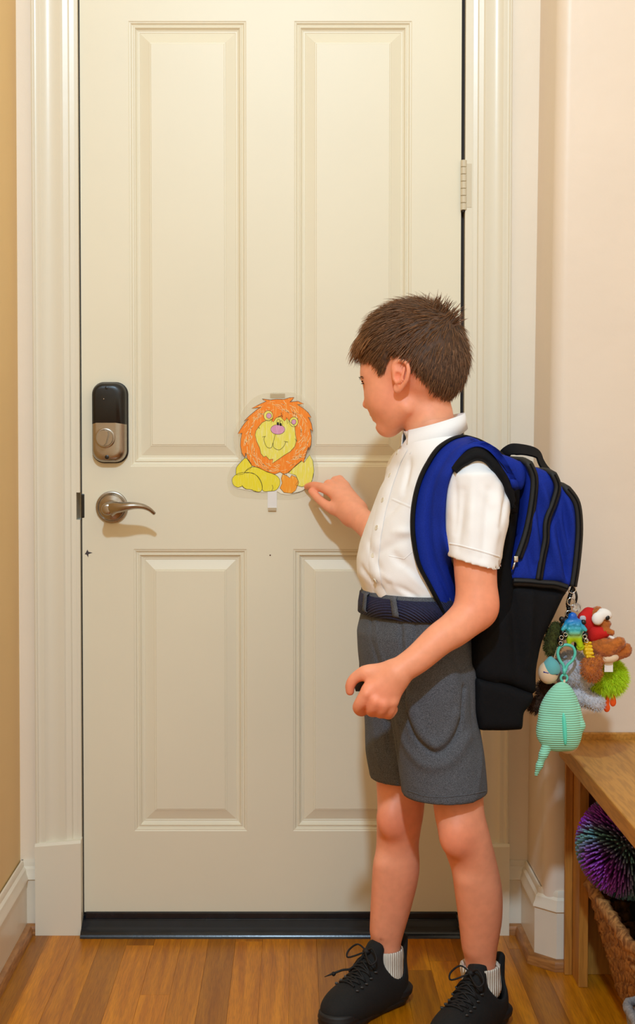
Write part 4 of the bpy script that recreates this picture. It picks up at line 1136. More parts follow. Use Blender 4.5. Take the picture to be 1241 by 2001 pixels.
# collar: stand and folded leaf around the neck
cC = P(848, 840, -0.43); ffw = Vector((-math.cos(math.radians(8)), -math.sin(math.radians(8)), 0)); flt = Vector((ffw.y * -1 * -1, 0, 0)); flt = Vector((-ffw.y, ffw.x, 0))
V = []; F = []; n = 64
def colr(phi, lvl):
    ca, sa = math.cos(phi), math.sin(phi)
    f_ = ca; tz = -0.0165 * f_; fr = max(0.0, f_)
    if lvl == 0: r1, dz = 0.0500, -0.012
    elif lvl == 1: r1, dz = 0.0515, 0.004
    elif lvl == 2: r1, dz = 0.0560, 0.0135
    elif lvl == 3: r1, dz = 0.0585, 0.0140
    else: r1, dz = 0.0632, -0.0125 - 0.0085 * sa * sa - 0.0300 * fr ** 4
    return cC + ffw * (f_ * r1 * .965 + 0.0005) + flt * (sa * (r1 + .002)) + Vector((0, 0, tz + dz))
def band(levels, a0, name, parent, n=72):
    V, F = [], []; phis = [math.radians(a0) + (2 * math.pi - 2 * math.radians(a0)) * i / (n - 1) for i in range(n)]; k = len(levels)
    for ph in phis:
        for l_ in levels: V.append(colr(ph, l_))
    for i in range(n - 1):
        for j in range(k - 1): F.append((i * k + j, i * k + j + 1, (i + 1) * k + j + 1, (i + 1) * k + j))
    o = kmb(MB().add(V, F), name, M_shirt, parent); md = o.modifiers.new('s', 'SOLIDIFY'); md.thickness = 0.0022; md.offset = 0
    return o
co = band((2, 3, 4), 21, 'collar', shirt); band((0, 1, 2), 0.3, 'collar_stand', shirt)
V, F = [], []
cbm = MB(); q = colr(math.radians(22), 4) + Vector((0, 0, .007)); cbm.sphere(q + Vector((0, -.0012, 0)), (.0026, .0014, .0026), 10, 6); kmb(cbm, 'collar_button', M_btn, shirt)

# ---- shorts
g = SDF(np.array(P(680, 1600, -0.45)) - [0.02, 0.30, 0.0], np.array(P(985, 1150, -0.45)) + [0.03, 0.24, 0.02], 0.0034)
HIP = [(1166, 710, 893, -.445, .120), (1200, 706, 905, -.445, .126), (1233, 698, 920, -.445, .130), (1290, 702, 932, -.445, .134), (1345, 706, 932, -.445, .134)]
g.vloft([row(*t) for t in HIP], k=0.02)
def lrow(py, L, R, Yc, a): return row(py, L, R, Yc, a, math.radians(0))
NLG = [(1300, 768, 936, -.50, .080), (1350, 764, 934, -.51, .084), (1400, 763, 934, -.515, .085), (1467, 773, 946, -.52, .084), (1530, 782, 952, -.525, .083), (1600, 790, 956, -.525, .083)]
FLG = [(1300, 704, 850, -.385, .078), (1350, 708, 850, -.39, .080), (1400, 711, 850, -.395, .080), (1467, 714, 852, -.40, .078), (1510, 722, 856, -.40, .076), (1560, 724, 858, -.40, .076)]
g.vloft([lrow(*t) for t in NLG], k=0.012); g.vloft([lrow(*t) for t in FLG], k=0.012)
HM2 = np.eye(3)
g.ell(P(850, 1375, -.575), (.052, .030, .088), k=0.008)
zh = P(870, 1572, -.60).z
g.cut(P(870, 1572, -.60), (0.02, 0, -1)); 
# hollow legs
nl = [lrow(py, L + 9, R - 9, Yc, a - .009) for py, L, R, Yc, a in NLG[3:]] ; fl_ = [lrow(py, L + 9, R - 9, Yc, a - .009) for py, L, R, Yc, a in FLG[3:]]
nl = [(nl[0][0] - 0.03,) + nl[0][1:]] + nl[1:] + [(zh - .03,) + nl[-1][1:]]
fl_ = [(fl_[0][0] - 0.03,) + fl_[0][1:]] + fl_[1:] + [(zh - .03,) + fl_[-1][1:]]
g.vloft(nl, k=0.002, sub=True); g.vloft(fl_, k=0.002, sub=True)
VP, QP = g.mesh(); VP = relax(VP, QP, 2, 0.5); NP_ = vnormals(VP, QP)
bvP = BVHTree.FromPolygons([tuple(v) for v in VP], [tuple(q) for q in QP.tolist()])
fold_px = [((724, 1205), (740, 1300), 5, -5), ((783, 1215), (786, 1270), 4, -4), ((812, 1215), (810, 1262), 4, -4), ((793, 1215), (798, 1290), 6, 3), ((735, 1215), (752, 1300), 6, 3),
           ((905, 1290), (925, 1420), 6, -4), ((940, 1460), (930, 1560), 8, 3), ((770, 1400), (780, 1500), 6, -3), ((730, 1420), (745, 1510), 8, 3), ((755, 1400), (765, 1500), 6, -3)]
def path(pts, w, d):
    c = catmull([(a, b, 0) for a, b in pts], 5); return [((p.x, p.y), (q.x, q.y), w, d) for p, q in zip(c[:-1], c[1:])]
segs = []
for a, b, w, d in fold_px:
    q0, _ = on(bvP, *a); q1, _ = on(bvP, *b); segs.append((q0, q1, w * yw, d * yw))
VP = creases(VP, NP_, segs)
def groove(V, N, bv, pts, w, d):
    c = [on(bv, p.x, p.y)[0] for p in catmull([(a, b, 0) for a, b in pts], 5)]
    D = np.full(len(V), 1e9)
    for a, b in zip(c[:-1], c[1:]):
        a, b = np.array(a), np.array(b); ba = b - a; t = np.clip((V - a) @ ba / (ba @ ba + 1e-12), 0, 1)
        D = np.minimum(D, np.linalg.norm(V - a - t[:, None] * ba, axis=1))
    return V + N * (d * np.exp(-(D / w) ** 2))[:, None]
VP = groove(VP, NP_, bvP, [(788, 1350), (795, 1400), (815, 1445), (852, 1472), (885, 1448), (903, 1400), (908, 1345)], .0055, -.0065)
VP = groove(VP, NP_, bvP, [(800, 1370), (808, 1400), (826, 1435), (852, 1455), (876, 1435), (890, 1400)], .011, .0050)
VP = groove(VP, NP_, bvP, [(776, 1390), (790, 1450), (830, 1495), (880, 1488), (915, 1440)], .010, .0040)
VP = VP + NP_ * (0.0012 * snoise(VP, 60, 8) + 0.0004 * snoise(VP, 200, 2))[:, None]
shorts = kid('shorts', VP, QP, M_shorts); shorts['label'] = 'grey pleated school shorts'
bvP = BVHTree.FromPolygons([tuple(v) for v in VP], [tuple(q) for q in QP.tolist()])
# belt
def ring_band(rw0, rw1, lift, name, m_, parent, zt=0.0, n=72):
    V = []; F = []
    lv = [(0, 0.0005), (0, lift), (0.5, lift + .0012), (1, lift), (1, 0.0005)]
    for t, l_ in lv:
        z, cx, cy, a, b, p = [rw0[i] + (rw1[i] - rw0[i]) * t for i in range(6)]
        c, si = math.cos(p), math.sin(p)
        for j in range(n):
            ph = 2 * math.pi * j / n; f = math.cos(ph) * (b + l_); l = math.sin(ph) * (a + l_)
            V.append((cx - c * f + si * l, cy - si * f - c * l, z + zt * math.cos(ph)))
    for i in range(len(lv) - 1):
        for j in range(n): F.append((i * n + j, i * n + (j + 1) % n, (i + 1) * n + (j + 1) % n, (i + 1) * n + j))
    m = MB().add(V, F); return kmb(m, name, m_, parent)
wb0 = row(1153, 711, 893, -.445, .119); wb1 = row(1194, 707, 901, -.445, .124)
ring_band(wb1, wb0, 0.0035, 'waistband', M_shorts, shorts)
bl0 = row(1160, 711, 893, -.445, .121); bl1 = row(1198, 707, 902, -.445, .126)
belt = ring_band(bl1, bl0, 0.0065, 'belt', M_belt, boy); belt['label'] = 'navy braided belt'
lpm = MB()
for xa, ya, xb, yb in ((772, 1168, 777, 1216), (716, 1158, 717, 1190)):
    pts = [on(bvP, xa, ya)[0] + Vector((0, -.012, 0)), P((xa + xb) / 2, (ya + yb) / 2, 0)]
    l_ = MB(); V = []
    for i in range(9):
        t = i / 8; x_ = xa + (xb - xa) * t; y_ = ya + (yb - ya) * t
        z, cx, cy, a, b, p = [wb0[q] + (wb1[q] - wb0[q]) * t for q in range(6)]
        c, si = math.cos(p), math.sin(p)
        # nearest ring angle seen at x_
        best = min(range(180), key=lambda j: abs((cx - c * math.cos(math.radians(j)) * b + si * math.sin(math.radians(j)) * a) - P(x_, y_, cy - .08).x))
        for dj in (-3.2, 0, 3.2):
            ph = math.radians(best + dj); up_ = 0.0105 if 0 < i < 8 else 0.004
            V.append((cx - c * math.cos(ph) * (b + up_) + si * math.sin(ph) * (a + up_), cy - si * math.cos(ph) * (b + up_) - c * math.sin(ph) * (a + up_), z))
    F = [(i * 3 + j, i * 3 + j + 1, (i + 1) * 3 + j + 1, (i + 1) * 3 + j) for i in range(8) for j in range(2)]
    l_.add(V, F); o = kmb(l_, 'belt_loop', M_shorts, shorts); md = o.modifiers.new('s', 'SOLIDIFY'); md.thickness = 0.0015
hm = MB()
V, F = ribbon(bvP, [(797, 1545), (830, 1556), (870, 1558), (920, 1552), (953, 1545)], 2.5, 0.0008, 0, 40); hm.add(V, F); kmb(hm, 'hem_seam', M_shorts, shorts)

# ---- socks and shoes
add_wave_bump(M_sock, 75, 'X', 0.9, 0.0022)
def sock(pts, rs, top):
    g = SDF(np.min([np.array(p) for p in pts], 0) - .06, np.max([np.array(p) for p in pts], 0) + .06, 0.0026)
    for i in range(len(pts) - 1): g.cone(pts[i], pts[i + 1], rs[i], rs[i + 1], k=0.012)
    g.cut(top[0], top[1]); g.cone(pts[0] + Vector((0, 0, .02)), pts[0] - Vector((0, 0, .012)), rs[0] - .0022, rs[0] - .0022, k=0.001, sub=True)
    V, Q = g.mesh(); V = relax(V, Q, 1, .5)
    c = np.mean(V, 0); th = np.arctan2(V[:, 1] - pts[0].y, V[:, 0] - pts[0].x); N = vnormals(V, Q)
    V = V + N * (0.0006 * np.sin(th * 42))[:, None]
    return kid('sock', V, Q, M_sock)
s1 = sock([P(753, 1836, -.388), P(752, 1868, -.388), P(753, 1900, -.39), P(730, 1935, -.43)], [.0325, .0325, .031, .026], (P(753, 1851, -.388), (0, 0, 1)))
s2 = sock([P(938, 1862, -.493), P(938, 1890, -.49), P(942, 1925, -.49), P(925, 1960, -.52)], [.0335, .0335, .032, .026], (P(938, 1884, -.493), (0, 0, 1)))
for s_, l_ in ((s1, 'white ribbed ankle sock'), (s2, 'white ribbed ankle sock')): pass

def shoe(heel, toe, ankle, side, loose=False):
    heel = Vector(heel); toe = Vector(toe); ax = (toe - heel).normalized(); L = 0.222
    lat = Vector((-ax.y, ax.x, 0)) * side               # towards the outside of the foot
    def W(l, w, z): return heel + ax * l + lat * w + Vector((0, 0, z))
    M = [list(ax), list(lat), [0, 0, 1]]
    ext = [W(l, w, z) for l in (-.02, L + .02) for w in (-.06, .06) for z in (-.005, .14)]
    lo = np.min([np.array(e) for e in ext], 0); hi = np.max([np.array(e) for e in ext], 0)
    # sole
    g = SDF(lo, hi, 0.0026)
    for l, w, r in ((.032, 0, .034), (.06, .000, .034), (.10, .001, .034), (.145, .002, .041), (.178, .000, .038)):
        pass
    foot = [(.033, 0.0, .035), (.07, .001, .033), (.11, .002, .034), (.15, .003, .0405), (.182, -.002, .0365)]
    for (l0_, w0_, r0_), (l1_, w1_, r1_) in zip(foot[:-1], foot[1:]):
        a, b = np.array(W(l0_, w0_, .017)), np.array(W(l1_, w1_, .017)); ba = b - a; l2_ = ba @ ba
        def fn(X, Y, Z, a=a, ba=ba, l2_=l2_, r0_=r0_, r1_=r1_):
            t = np.clip(((X - a[0]) * ba[0] + (Y - a[1]) * ba[1]) / l2_, 0, 1)
            d2 = np.sqrt((X - a[0] - t * ba[0]) ** 2 + (Y - a[1] - t * ba[1]) ** 2) - (r0_ + (r1_ - r0_) * t) + 0 * Z
            dz = np.abs(Z - 0.0165) - 0.0155
            qx = np.maximum(d2 + .008, 0); qz = np.maximum(dz + .008, 0)
            return np.sqrt(qx * qx + qz * qz) - .008 + np.minimum(np.maximum(d2, dz) + .008, 0)
        g.op(fn, np.minimum(a, b) - .05, np.maximum(a, b) + .05, k=0.004)
    # flared, waved heel of the sole
    g.ell(W(.022, 0, .026), (.036, .040, .018), M, k=0.01)
    g.cut((0, 0, 0.001), (0, 0, -1))
    V, Q = g.mesh(); V = relax(V, Q, 1, .4)
    th = np.arctan2((V - np.array(heel)) @ np.array(lat), (V - np.array(heel)) @ np.array(ax) - .09); N = vnormals(V, Q); sidez = 1 - np.abs(N[:, 2])
    V = V + N * (0.0008 * np.sin(V[:, 2] * 700) * sidez)[:, None]; V[:, 2] = np.maximum(V[:, 2], 0.0004)
    root = kid('shoe', V, Q, M_sole)
    # upper
    g = SDF(lo, hi, 0.0026)
    g.ell(W(.165, 0, .030), (.048, .038, .030), M, k=0.02)
    g.ell(W(.125, 0.0, .034), (.060, .038, .042), M, k=0.025)
    g.ell(W(.075, 0, .042), (.055, .038, .052), M, k=0.025)
    g.ell(W(.036, 0, .044), (.041, .037, .060), M, k=0.02)
    g.cone(W(.100, 0, .074), W(.070, 0, .112), .023, .020, k=0.015)      # tongue
    g.cone(W(.006, 0, .060), W(-.008, 0, .112), .016, .0105, k=0.012)    # heel tab
    al = (Vector(ankle) - heel).dot(ax); aw = (Vector(ankle) - heel).dot(lat)
    g.cone(W(.040, 0, .050), W(.040, 0, .16), .0285, .033, k=0.006, sub=True)
    g.ell(W(.044, .0, .092), (.026, .06, .036), M, k=0.012, sub=True)
    V, Q = g.mesh(); V = relax(V, Q, 2, .4)
    up = mesh_obj('upper', V, Q, M_shoe, root)
    bv = BVHTree.FromPolygons([tuple(v) for v in V], [tuple(q) for q in Q.tolist()])
    lc_ = MB()
    def top(l, w):
        h = bv.ray_cast(W(l, w, .2), Vector((0, 0, -1)))
        return (h[0] + h[1] * .002) if h[0] is not None else W(l, w, .07)
    ls = [.155, .142, .129, .116, .103]
    for i, l in enumerate(ls):
        w = .017 + .002 * i
        pts = [top(l, -w + 2 * w * j / 6) for j in range(7)]; lc_.tube(pts, .0021, 6)
        if i < len(ls) - 1:
            for s_ in (1, -1): lc_.tube([top(l - .013 * j / 6, s_ * (-w + 2 * w * j / 6)) for j in range(7)], .0019, 6)
    kn = top(.098, 0) + Vector((0, 0, .004)); lc_.sphere(kn, (.008, .007, .006), 10, 8)
    for sg in (1, -1):
        pts = catmull([kn, kn + lat * .018 * sg + Vector((0, 0, .010)) + ax * .004, kn + lat * .034 * sg + ax * .012 - Vector((0, 0, .004)), kn + lat * .026 * sg + ax * .022 - Vector((0, 0, .012)), kn + ax * .004], 5)
        lc_.tube(pts, .0018, 6)
    if loose:
        a = P(697, 1893, kn.y); pts = catmull([kn, P(688, 1891, kn.y - .004), P(668, 1896, kn.y - .008), P(634, 1909, kn.y - .014)], 6)
        lc_.tube(pts, [.0022] * (len(pts) - 3) + [.0016, .001, .0006], 6); lc_.sphere(P(652, 1903, kn.y - .011), .0042, 8, 6)
        pts = catmull([kn, P(684, 1907, kn.y - .006), P(678, 1922, kn.y - .012), P(672, 1935, kn.y - .02)], 5); lc_.tube(pts, .0019, 6); lc_.sphere(P(683, 1906, kn.y - .008), .005, 8, 6)
    lc = mesh_obj('laces', lc_.v, lc_.f, M_lace, root)
    gl = MB()
    for l in ls:
        for s_ in (1, -1):
            p = top(l, s_ * .024); R_ = (lat * s_ * .7 + Vector((0, 0, .7)))
            gl.box(p.x - .003, p.x + .003, p.y - .003, p.y + .003, p.z - .002, p.z + .0012, .0008)
    mesh_obj('lace_loops', gl.v, gl.f, M_gloss, root)['kind'] = 'stuff'
    return root
h1 = Vector((P(770, 1950, -.35).x + .011, -.355, 0)); d1 = Vector((-.68, -.73, 0)).normalized()
shoe(h1, h1 + d1 * .2, P(752, 1870, -.39), -1, True)
h2 = Vector((P(972, 1980, -.455).x, -.452, 0)); d2 = Vector((-.60, -.80, 0)).normalized()
shoe(h2, h2 + d2 * .2, P(938, 1890, -.49), 1)

# ================================================================== backpack
M_pblue = mat('navy_blue_nylon', (20, 46, 150), rough=0.8, bump=0.25, bscale=900, var=0.15, scale=500, spec=0.2)
M_pblk = mat('black_nylon', (13, 14, 18), spec=0.2, rough=0.8, bump=0.25, bscale=800, var=0.2, scale=300)
M_pmesh = mat('black_mesh', (11, 11, 13), spec=0.2, rough=0.9, bump=0.5, bscale=1100)
M_zip = mat('black_zip_tape', (17, 17, 18), rough=0.6, bump=0.3, bscale=1200)
M_chrome = mat('chrome', (205, 205, 205), rough=0.15, metal=1.0)
PP = math.radians(12)
PO = Vector((math.cos(PP), math.sin(PP), 0)); PWd = Vector((math.sin(PP), -math.cos(PP), 0))
PB = P(1020, 1100, -0.43); HW = 0.105
def K2(pxv, pyv, w):
    """(distance from the boy's back, height) in the pack's own side plane for a pixel seen at width w"""
    a = 0.0
    for _ in range(6):
        Y = PB.y + PO.y * a + PWd.y * w; q = P(pxv, pyv, Y)
        a = (q.x - PB.x - PWd.x * w) / PO.x
    return a, q.z
def K3(pxv, pyv, w, wplane=None):
    a, z = K2(pxv, pyv, w if wplane is None else wplane)
    return PB + PO * a + PWd * w + Vector((0, 0, z - PB.z))
pack = thing('backpack', 'navy blue and black school backpack with bulging front pockets on the boy\'s back', 'backpack', PB)
def kp(o): o.location = -Vector(pack.location); return o
def slab_sdf(name, poly, hw, r, m_, h=0.004, segs=(), noise=0.0012, smooth=True, wc=0.0):
    pl = [K2(x_, y_, hw * 0.95) for x_, y_ in poly]
    if smooth: pl = [(q.x, q.y) for q in catmull([(a, b, 0) for a, b in pl], 4, True)]
    A = np.array(pl); pts = [PB + PO * a + PWd * (wc + s_ * hw) + Vector((0, 0, z - PB.z)) for a, z in pl for s_ in (-1, 1)]
    lo = np.min([np.array(p) for p in pts], 0) - .015; hi = np.max([np.array(p) for p in pts], 0) + .015
    g = SDF(lo, hi, h)
    X, Y, Z = g.ax[0][:, None, None], g.ax[1][None, :, None], g.ax[2][None, None, :]
    a = (X - PB.x) * PO.x + (Y - PB.y) * PO.y; w = (X - PB.x) * PWd.x + (Y - PB.y) * PWd.y - wc
    a = a + 0 * Z; w = w + 0 * Z; z = Z + 0 * a
    d2 = np.full(a.shape, 1e9, np.float32); sg = np.ones(a.shape, np.float32)
    for i in range(len(A)):
        p, q = A[i], A[i - 1]; e = q - p; wx = a - p[0]; wz = z - p[1]
        t = np.clip((wx * e[0] + wz * e[1]) / (e @ e + 1e-12), 0, 1)
        d2 = np.minimum(d2, (wx - e[0] * t) ** 2 + (wz - e[1] * t) ** 2)
        c1 = z >= p[1]; c2 = z < q[1]; c3 = e[0] * wz > e[1] * wx
        fl = (c1 & c2 & c3) | (~c1 & ~c2 & ~c3); sg = np.where(fl, -sg, sg)
    d2 = sg * np.sqrt(d2)
    dw = np.abs(w) - hw
    u, v = np.maximum(d2 + r, 0), np.maximum(dw + r, 0)
    g.F = (np.sqrt(u * u + v * v) - r + np.minimum(np.maximum(d2, dw) + r, 0)).astype(np.float32)
    V, Q = g.mesh(); V = relax(V, Q, 3, .5); N = vnormals(V, Q)
    if noise: V = V + N * (noise * snoise(V, 45, 3) + noise * .4 * snoise(V, 120, 4))[:, None]
    if segs: V = creases(V, N, [(K3(*a_, hw), K3(*b_, hw), w_ * px(-.53), dp * 1.9 * px(-.53)) for a_, b_, w_, dp in segs])
    o = kp(mesh_obj(name, V, Q, m_, pack)); return o
o = slab_sdf('main_compartment', [(938, 912), (962, 889), (992, 896), (1014, 922), (1022, 960), (1016, 1015), (1008, 1070), (1004, 1110), (1012, 1150), (1000, 1230), (985, 1334), (950, 1334), (938, 1280), (934, 1150), (936, 1000)], HW, 0.022, M_pmesh)
o['label'] = 'black mesh sided main compartment'
o = slab_sdf('top_yoke', [(958, 884), (985, 888), (1010, 897), (1030, 910), (1032, 935), (1024, 958), (1012, 955), (998, 940), (980, 915)], HW + .002, 0.018, M_pblue); o['label'] = 'blue top panel'
o = slab_sdf('middle_compartment', [(1018, 900), (1045, 910), (1078, 924), (1090, 945), (1082, 985), (1070, 1025), (1066, 1075), (1060, 1140), (1000, 1138), (1008, 1090), (1022, 1040), (1028, 985), (1030, 940)], HW + .002, 0.020, M_pblue,
             segs=[((1048, 955), (1062, 1060), 7, -5), ((1042, 975), (1050, 1090), 8, 4), ((1030, 1060), (1045, 1130), 7, -4), ((1060, 945), (1072, 1000), 7, 4)]); o['label'] = 'blue middle compartment'
o = slab_sdf('front_compartment', [(1078, 926), (1108, 954), (1128, 985), (1133, 1035), (1128, 1100), (1120, 1150), (1088, 1146), (1052, 1140), (1062, 1080), (1070, 1025), (1084, 985), (1090, 950)], HW - .002, 0.024, M_pblue,
             segs=[((1086, 1010), (1112, 1130), 7, -7), ((1078, 1030), (1095, 1130), 9, 5), ((1100, 970), (1118, 1080), 7, -6), ((1112, 980), (1124, 1060), 6, 4), ((1112, 1090), (1114, 1140), 8, -4)]); o['label'] = 'blue front compartment'
o = slab_sdf('lower_pocket', [(1000, 1140), (1060, 1146), (1112, 1156), (1106, 1168), (1086, 1210), (1064, 1256), (1053, 1310), (1049, 1360), (1000, 1342), (935, 1328), (940, 1240), (985, 1180)], HW + .001, 0.022, M_pblk,
             segs=[((1000, 1150), (1015, 1330), 10, -4), ((1040, 1160), (1030, 1300), 9, 4)])
o = slab_sdf('boot_panel', [(932, 1326), (985, 1336), (1049, 1357), (1042, 1378), (1027, 1394), (1025, 1428), (990, 1430), (940, 1430), (930, 1390)], HW + .003, 0.016, M_pblk, smooth=False); o['label'] = 'black scuffed bottom panel'
def zipper(pts, name, wside, r=0.0052, over=True):
    c = [K3(x_, y_, wside) for x_, y_ in pts]; c = catmull(c, 6)
    if over:
        a, z = K2(*pts[0], wside)
        c = [PB + PO * (a - .004) + PWd * (wside * t) + Vector((0, 0, z - PB.z + .006)) for t in (-.8, -.4, 0, .4, .8)] + c
    m = MB(); m.tube(c, r, 8, flat=1.5, up=tuple(PO)); z_ = kp(m.build(name, M_zip, pack)); z_['label'] = 'black zip'
    t = MB(); t.tube([p + PWd * r * 0.95 for p in c[5 if over else 0:]], .0016, 6); mesh_obj('zip_teeth', t.v, t.f, M_pmesh, z_)
    return z_
zipper([(1034, 906), (1044, 932), (1043, 966), (1036, 1012), (1027, 1050), (1013, 1090)], 'zipper', HW + .001, .0056)
zipper([(1082, 927), (1090, 950), (1083, 980), (1069, 1018), (1067, 1055), (1060, 1090), (1053, 1133)], 'zipper', HW + .000, .0050)
zipper([(1108, 955), (1127, 984), (1132, 1035), (1127, 1100), (1120, 1146)], 'zipper', HW - .012, .0056)
zipper([(1003, 1137), (1030, 1138), (1062, 1141), (1085, 1143), (1108, 1150)], 'zipper', HW + .001, .0050, False)
m = MB(); q = K3(1008, 1093, HW + .006); m.box(q.x - .004, q.x + .004, q.y - .003, q.y + .003, q.z - .005, q.z + .006, .0015); m.tube([q, q + Vector((-.004, 0, -.012)), q + Vector((-.006, 0, -.018))], .0022, 8); kp(m.build('zip_pull', M_chrome, pack))
# grab handle: a bent webbing loop
c = catmull([K3(983, 896, .0), K3(990, 884, .012), K3(1006, 878, .02), K3(1030, 880, .014), K3(1050, 887, .008), K3(1057, 902, .006), K3(1064, 914, .004), K3(1074, 926, .0)], 6)
m = MB(); n = len(c); V = []; F = []
for i, p in enumerate(c):
    t = (c[min(i + 1, n - 1)] - c[max(i - 1, 0)]).normalized(); tw = math.radians(38); sd = PWd * math.cos(tw) + t.cross(PWd) * math.sin(tw); th = t.cross(sd).normalized() * .0018; sd = sd * .0150
    V += [p + sd + th, p - sd + th, p - sd - th, p + sd - th]
F = [(4 * i + j, 4 * i + (j + 1) % 4, 4 * i + 4 + (j + 1) % 4, 4 * i + 4 + j) for i in range(n - 1) for j in range(4)] + [(0, 1, 2, 3), (4 * n - 1, 4 * n - 2, 4 * n - 3, 4 * n - 4)]
kp(m.add(V, F).build('grab_handle', M_pblk, pack, auto=30))
# shoulder strap lying on the shirt
def strap_strip(sections, lift, K=9, crown=0.0):
    n = len(sections); Lx = resample([Vector((s_[0], s_[1], 0)) for s_ in sections], 60); Rx = None
    Ls = catmull([Vector((s_[0], s_[1], 0)) for s_ in sections], 6); Rs = catmull([Vector((s_[2], s_[3], 0)) for s_ in sections], 6)
    G = np.zeros((len(Ls), K, 3)); ok = np.zeros((len(Ls), K), bool); NN = np.zeros((len(Ls), K, 3))
    for i in range(len(Ls)):
        for j in range(K):
            u = j / (K - 1); x_, y_ = Ls[i].x * (1 - u) + Rs[i].x * u, Ls[i].y * (1 - u) + Rs[i].y * u
            o_, d_ = ray(x_, y_); h = bvS.ray_cast(o_, d_)
            if h[0] is not None: G[i, j] = h[0] ; NN[i, j] = h[1]; ok[i, j] = True
            else: G[i, j] = (x_, y_, 0)
    # where the sight line misses the cloth the strap keeps the depth of its nearest laid point
    idx = np.argwhere(ok)
    for i in range(len(Ls)):
        for j in range(K):
            if not ok[i, j]:
                k_ = idx[np.argmin((idx[:, 0] - i) ** 2 + 0.5 * (idx[:, 1] - j) ** 2)]
                G[i, j] = P(G[i, j, 0], G[i, j, 1], G[k_[0], k_[1], 1]); NN[i, j] = NN[k_[0], k_[1]]
    for _ in range(6):
        Dp = G[:, :, 1].copy(); A = Dp.copy(); A[1:-1] = (Dp[:-2] + 2 * Dp[1:-1] + Dp[2:]) / 4; A[:, 1:-1] = (A[:, :-2] + 2 * A[:, 1:-1] + A[:, 2:]) / 4
        A = np.minimum(A, Dp + .002)
        for i in range(len(Ls)):
            for j in range(K):
                u = j / (K - 1); x_, y_ = Ls[i].x * (1 - u) + Rs[i].x * u, Ls[i].y * (1 - u) + Rs[i].y * u
                G[i, j] = P(x_, y_, A[i, j])
    eye = np.array([0, -CAM_D, CAM_H])
    V = []
    for i in range(len(Ls)):
        for j in range(K):
            tc_ = eye - G[i, j]; tc_ /= np.linalg.norm(tc_); u = j / (K - 1)
            bul = math.sin(math.pi * u) ** 0.5 if 0 < u < 1 else 0
            V.append(G[i, j] + tc_ * (lift * (0.25 + 0.75 * bul) * (1.45 if 0.5 < u < .97 else 1.0) - crown * math.exp(-((u - 0.5) / .07) ** 2)) + np.array((0, 0, .005 * max(0.0, min(1.0, (905 - (Ls[i].y + Rs[i].y) / 2) / 25)))))
    F = [(i * K + j, (i + 1) * K + j, (i + 1) * K + j + 1, i * K + j + 1) for i in range(len(Ls) - 1) for j in range(K - 1)]
    return V, F
SECT = [(872, 1215, 915, 1205), (858, 1182, 906, 1172), (836, 1140, 897, 1132), (816, 1100, 882, 1094), (806, 1050, 872, 1045), (805, 1005, 871, 1000), (812, 960, 876, 950), (826, 920, 890, 915), (847, 888, 905, 894), (873, 867, 922, 883), (900, 857, 938, 881), (926, 861, 956, 889), (952, 874, 976, 908), (975, 888, 994, 938), (988, 898, 1002, 960)]
V, F = strap_strip(SECT, 0.0165, 13, 0.0060)
m = MB().add(V, F); st_ = kp(m.build('shoulder_strap', M_pblue, pack)); st_['label'] = 'padded blue shoulder strap'
md = st_.modifiers.new('s', 'SOLIDIFY'); md.thickness = 0.012; md.offset = -1 if st_.data.polygons[200].normal.y < 0 else 1
V, F = strap_strip([(s_[0] - 1, s_[1], s_[0] + 6, s_[1] + 2) for s_ in SECT], 0.0165, 5)
pi_ = MB().add(V, F); pb_ = mesh_obj('strap_piping', pi_.v, pi_.f, M_pblk, st_); pb_['label'] = 'black edge binding'
md = pb_.modifiers.new('s', 'SOLIDIFY'); md.thickness = 0.004; md.offset = 0
V, F = strap_strip([(886, 916, 889, 922), (896, 901, 901, 910), (906, 891, 913, 905), (921, 882, 929, 899), (937, 880, 948, 902), (954, 887, 965, 917), (974, 906, 986, 947), (992, 936, 1000, 984), (1000, 958, 1006, 1004)], 0.012, 5)
pi_ = MB().add(V, F); pb_ = mesh_obj('strap_lining', pi_.v, pi_.f, M_pblk, st_); pb_['label'] = 'black mesh underside of the strap'
md = pb_.modifiers.new('s', 'SOLIDIFY'); md.thickness = 0.010; md.offset = 0
# far strap (seen only from the other side)
fp = []
for x_, y_ in ((880, 878), (858, 880), (838, 905), (826, 950), (824, 1010), (834, 1070), (856, 1120), (885, 1160)):
    q = P(x_, y_, -.40); h = bvS.ray_cast(Vector((q.x, 0.6, q.z)), Vector((0, -1, 0))); fp.append((h[0] if h[0] is not None else P(x_, y_, -.33)) + Vector((0, .006, 0)))
m = MB(); m.tube(catmull(fp, 6), .007, 8, flat=3.6, up=(1, 0, 0)); kp(m.build('far_shoulder_strap', M_pblue, pack))

# ================================================================== small black case in the lowered hand
hc_ = thing('black_case', 'small flat black case held in the boy\'s lowered hand', 'case', P(708, 1325, -0.622))
m = MB(); pl = [(687, 1324), (707, 1301), (730, 1312), (728, 1350), (695, 1350)]
m.prism([(q.x, q.z) for q in (P(a, b, -.622) for a, b in pl)], lambda u, v, t: (u, t, v), -.627, -.617)
o = m.build('case_body', M_black, hc_, smooth=False); o.location = -Vector(hc_.location)

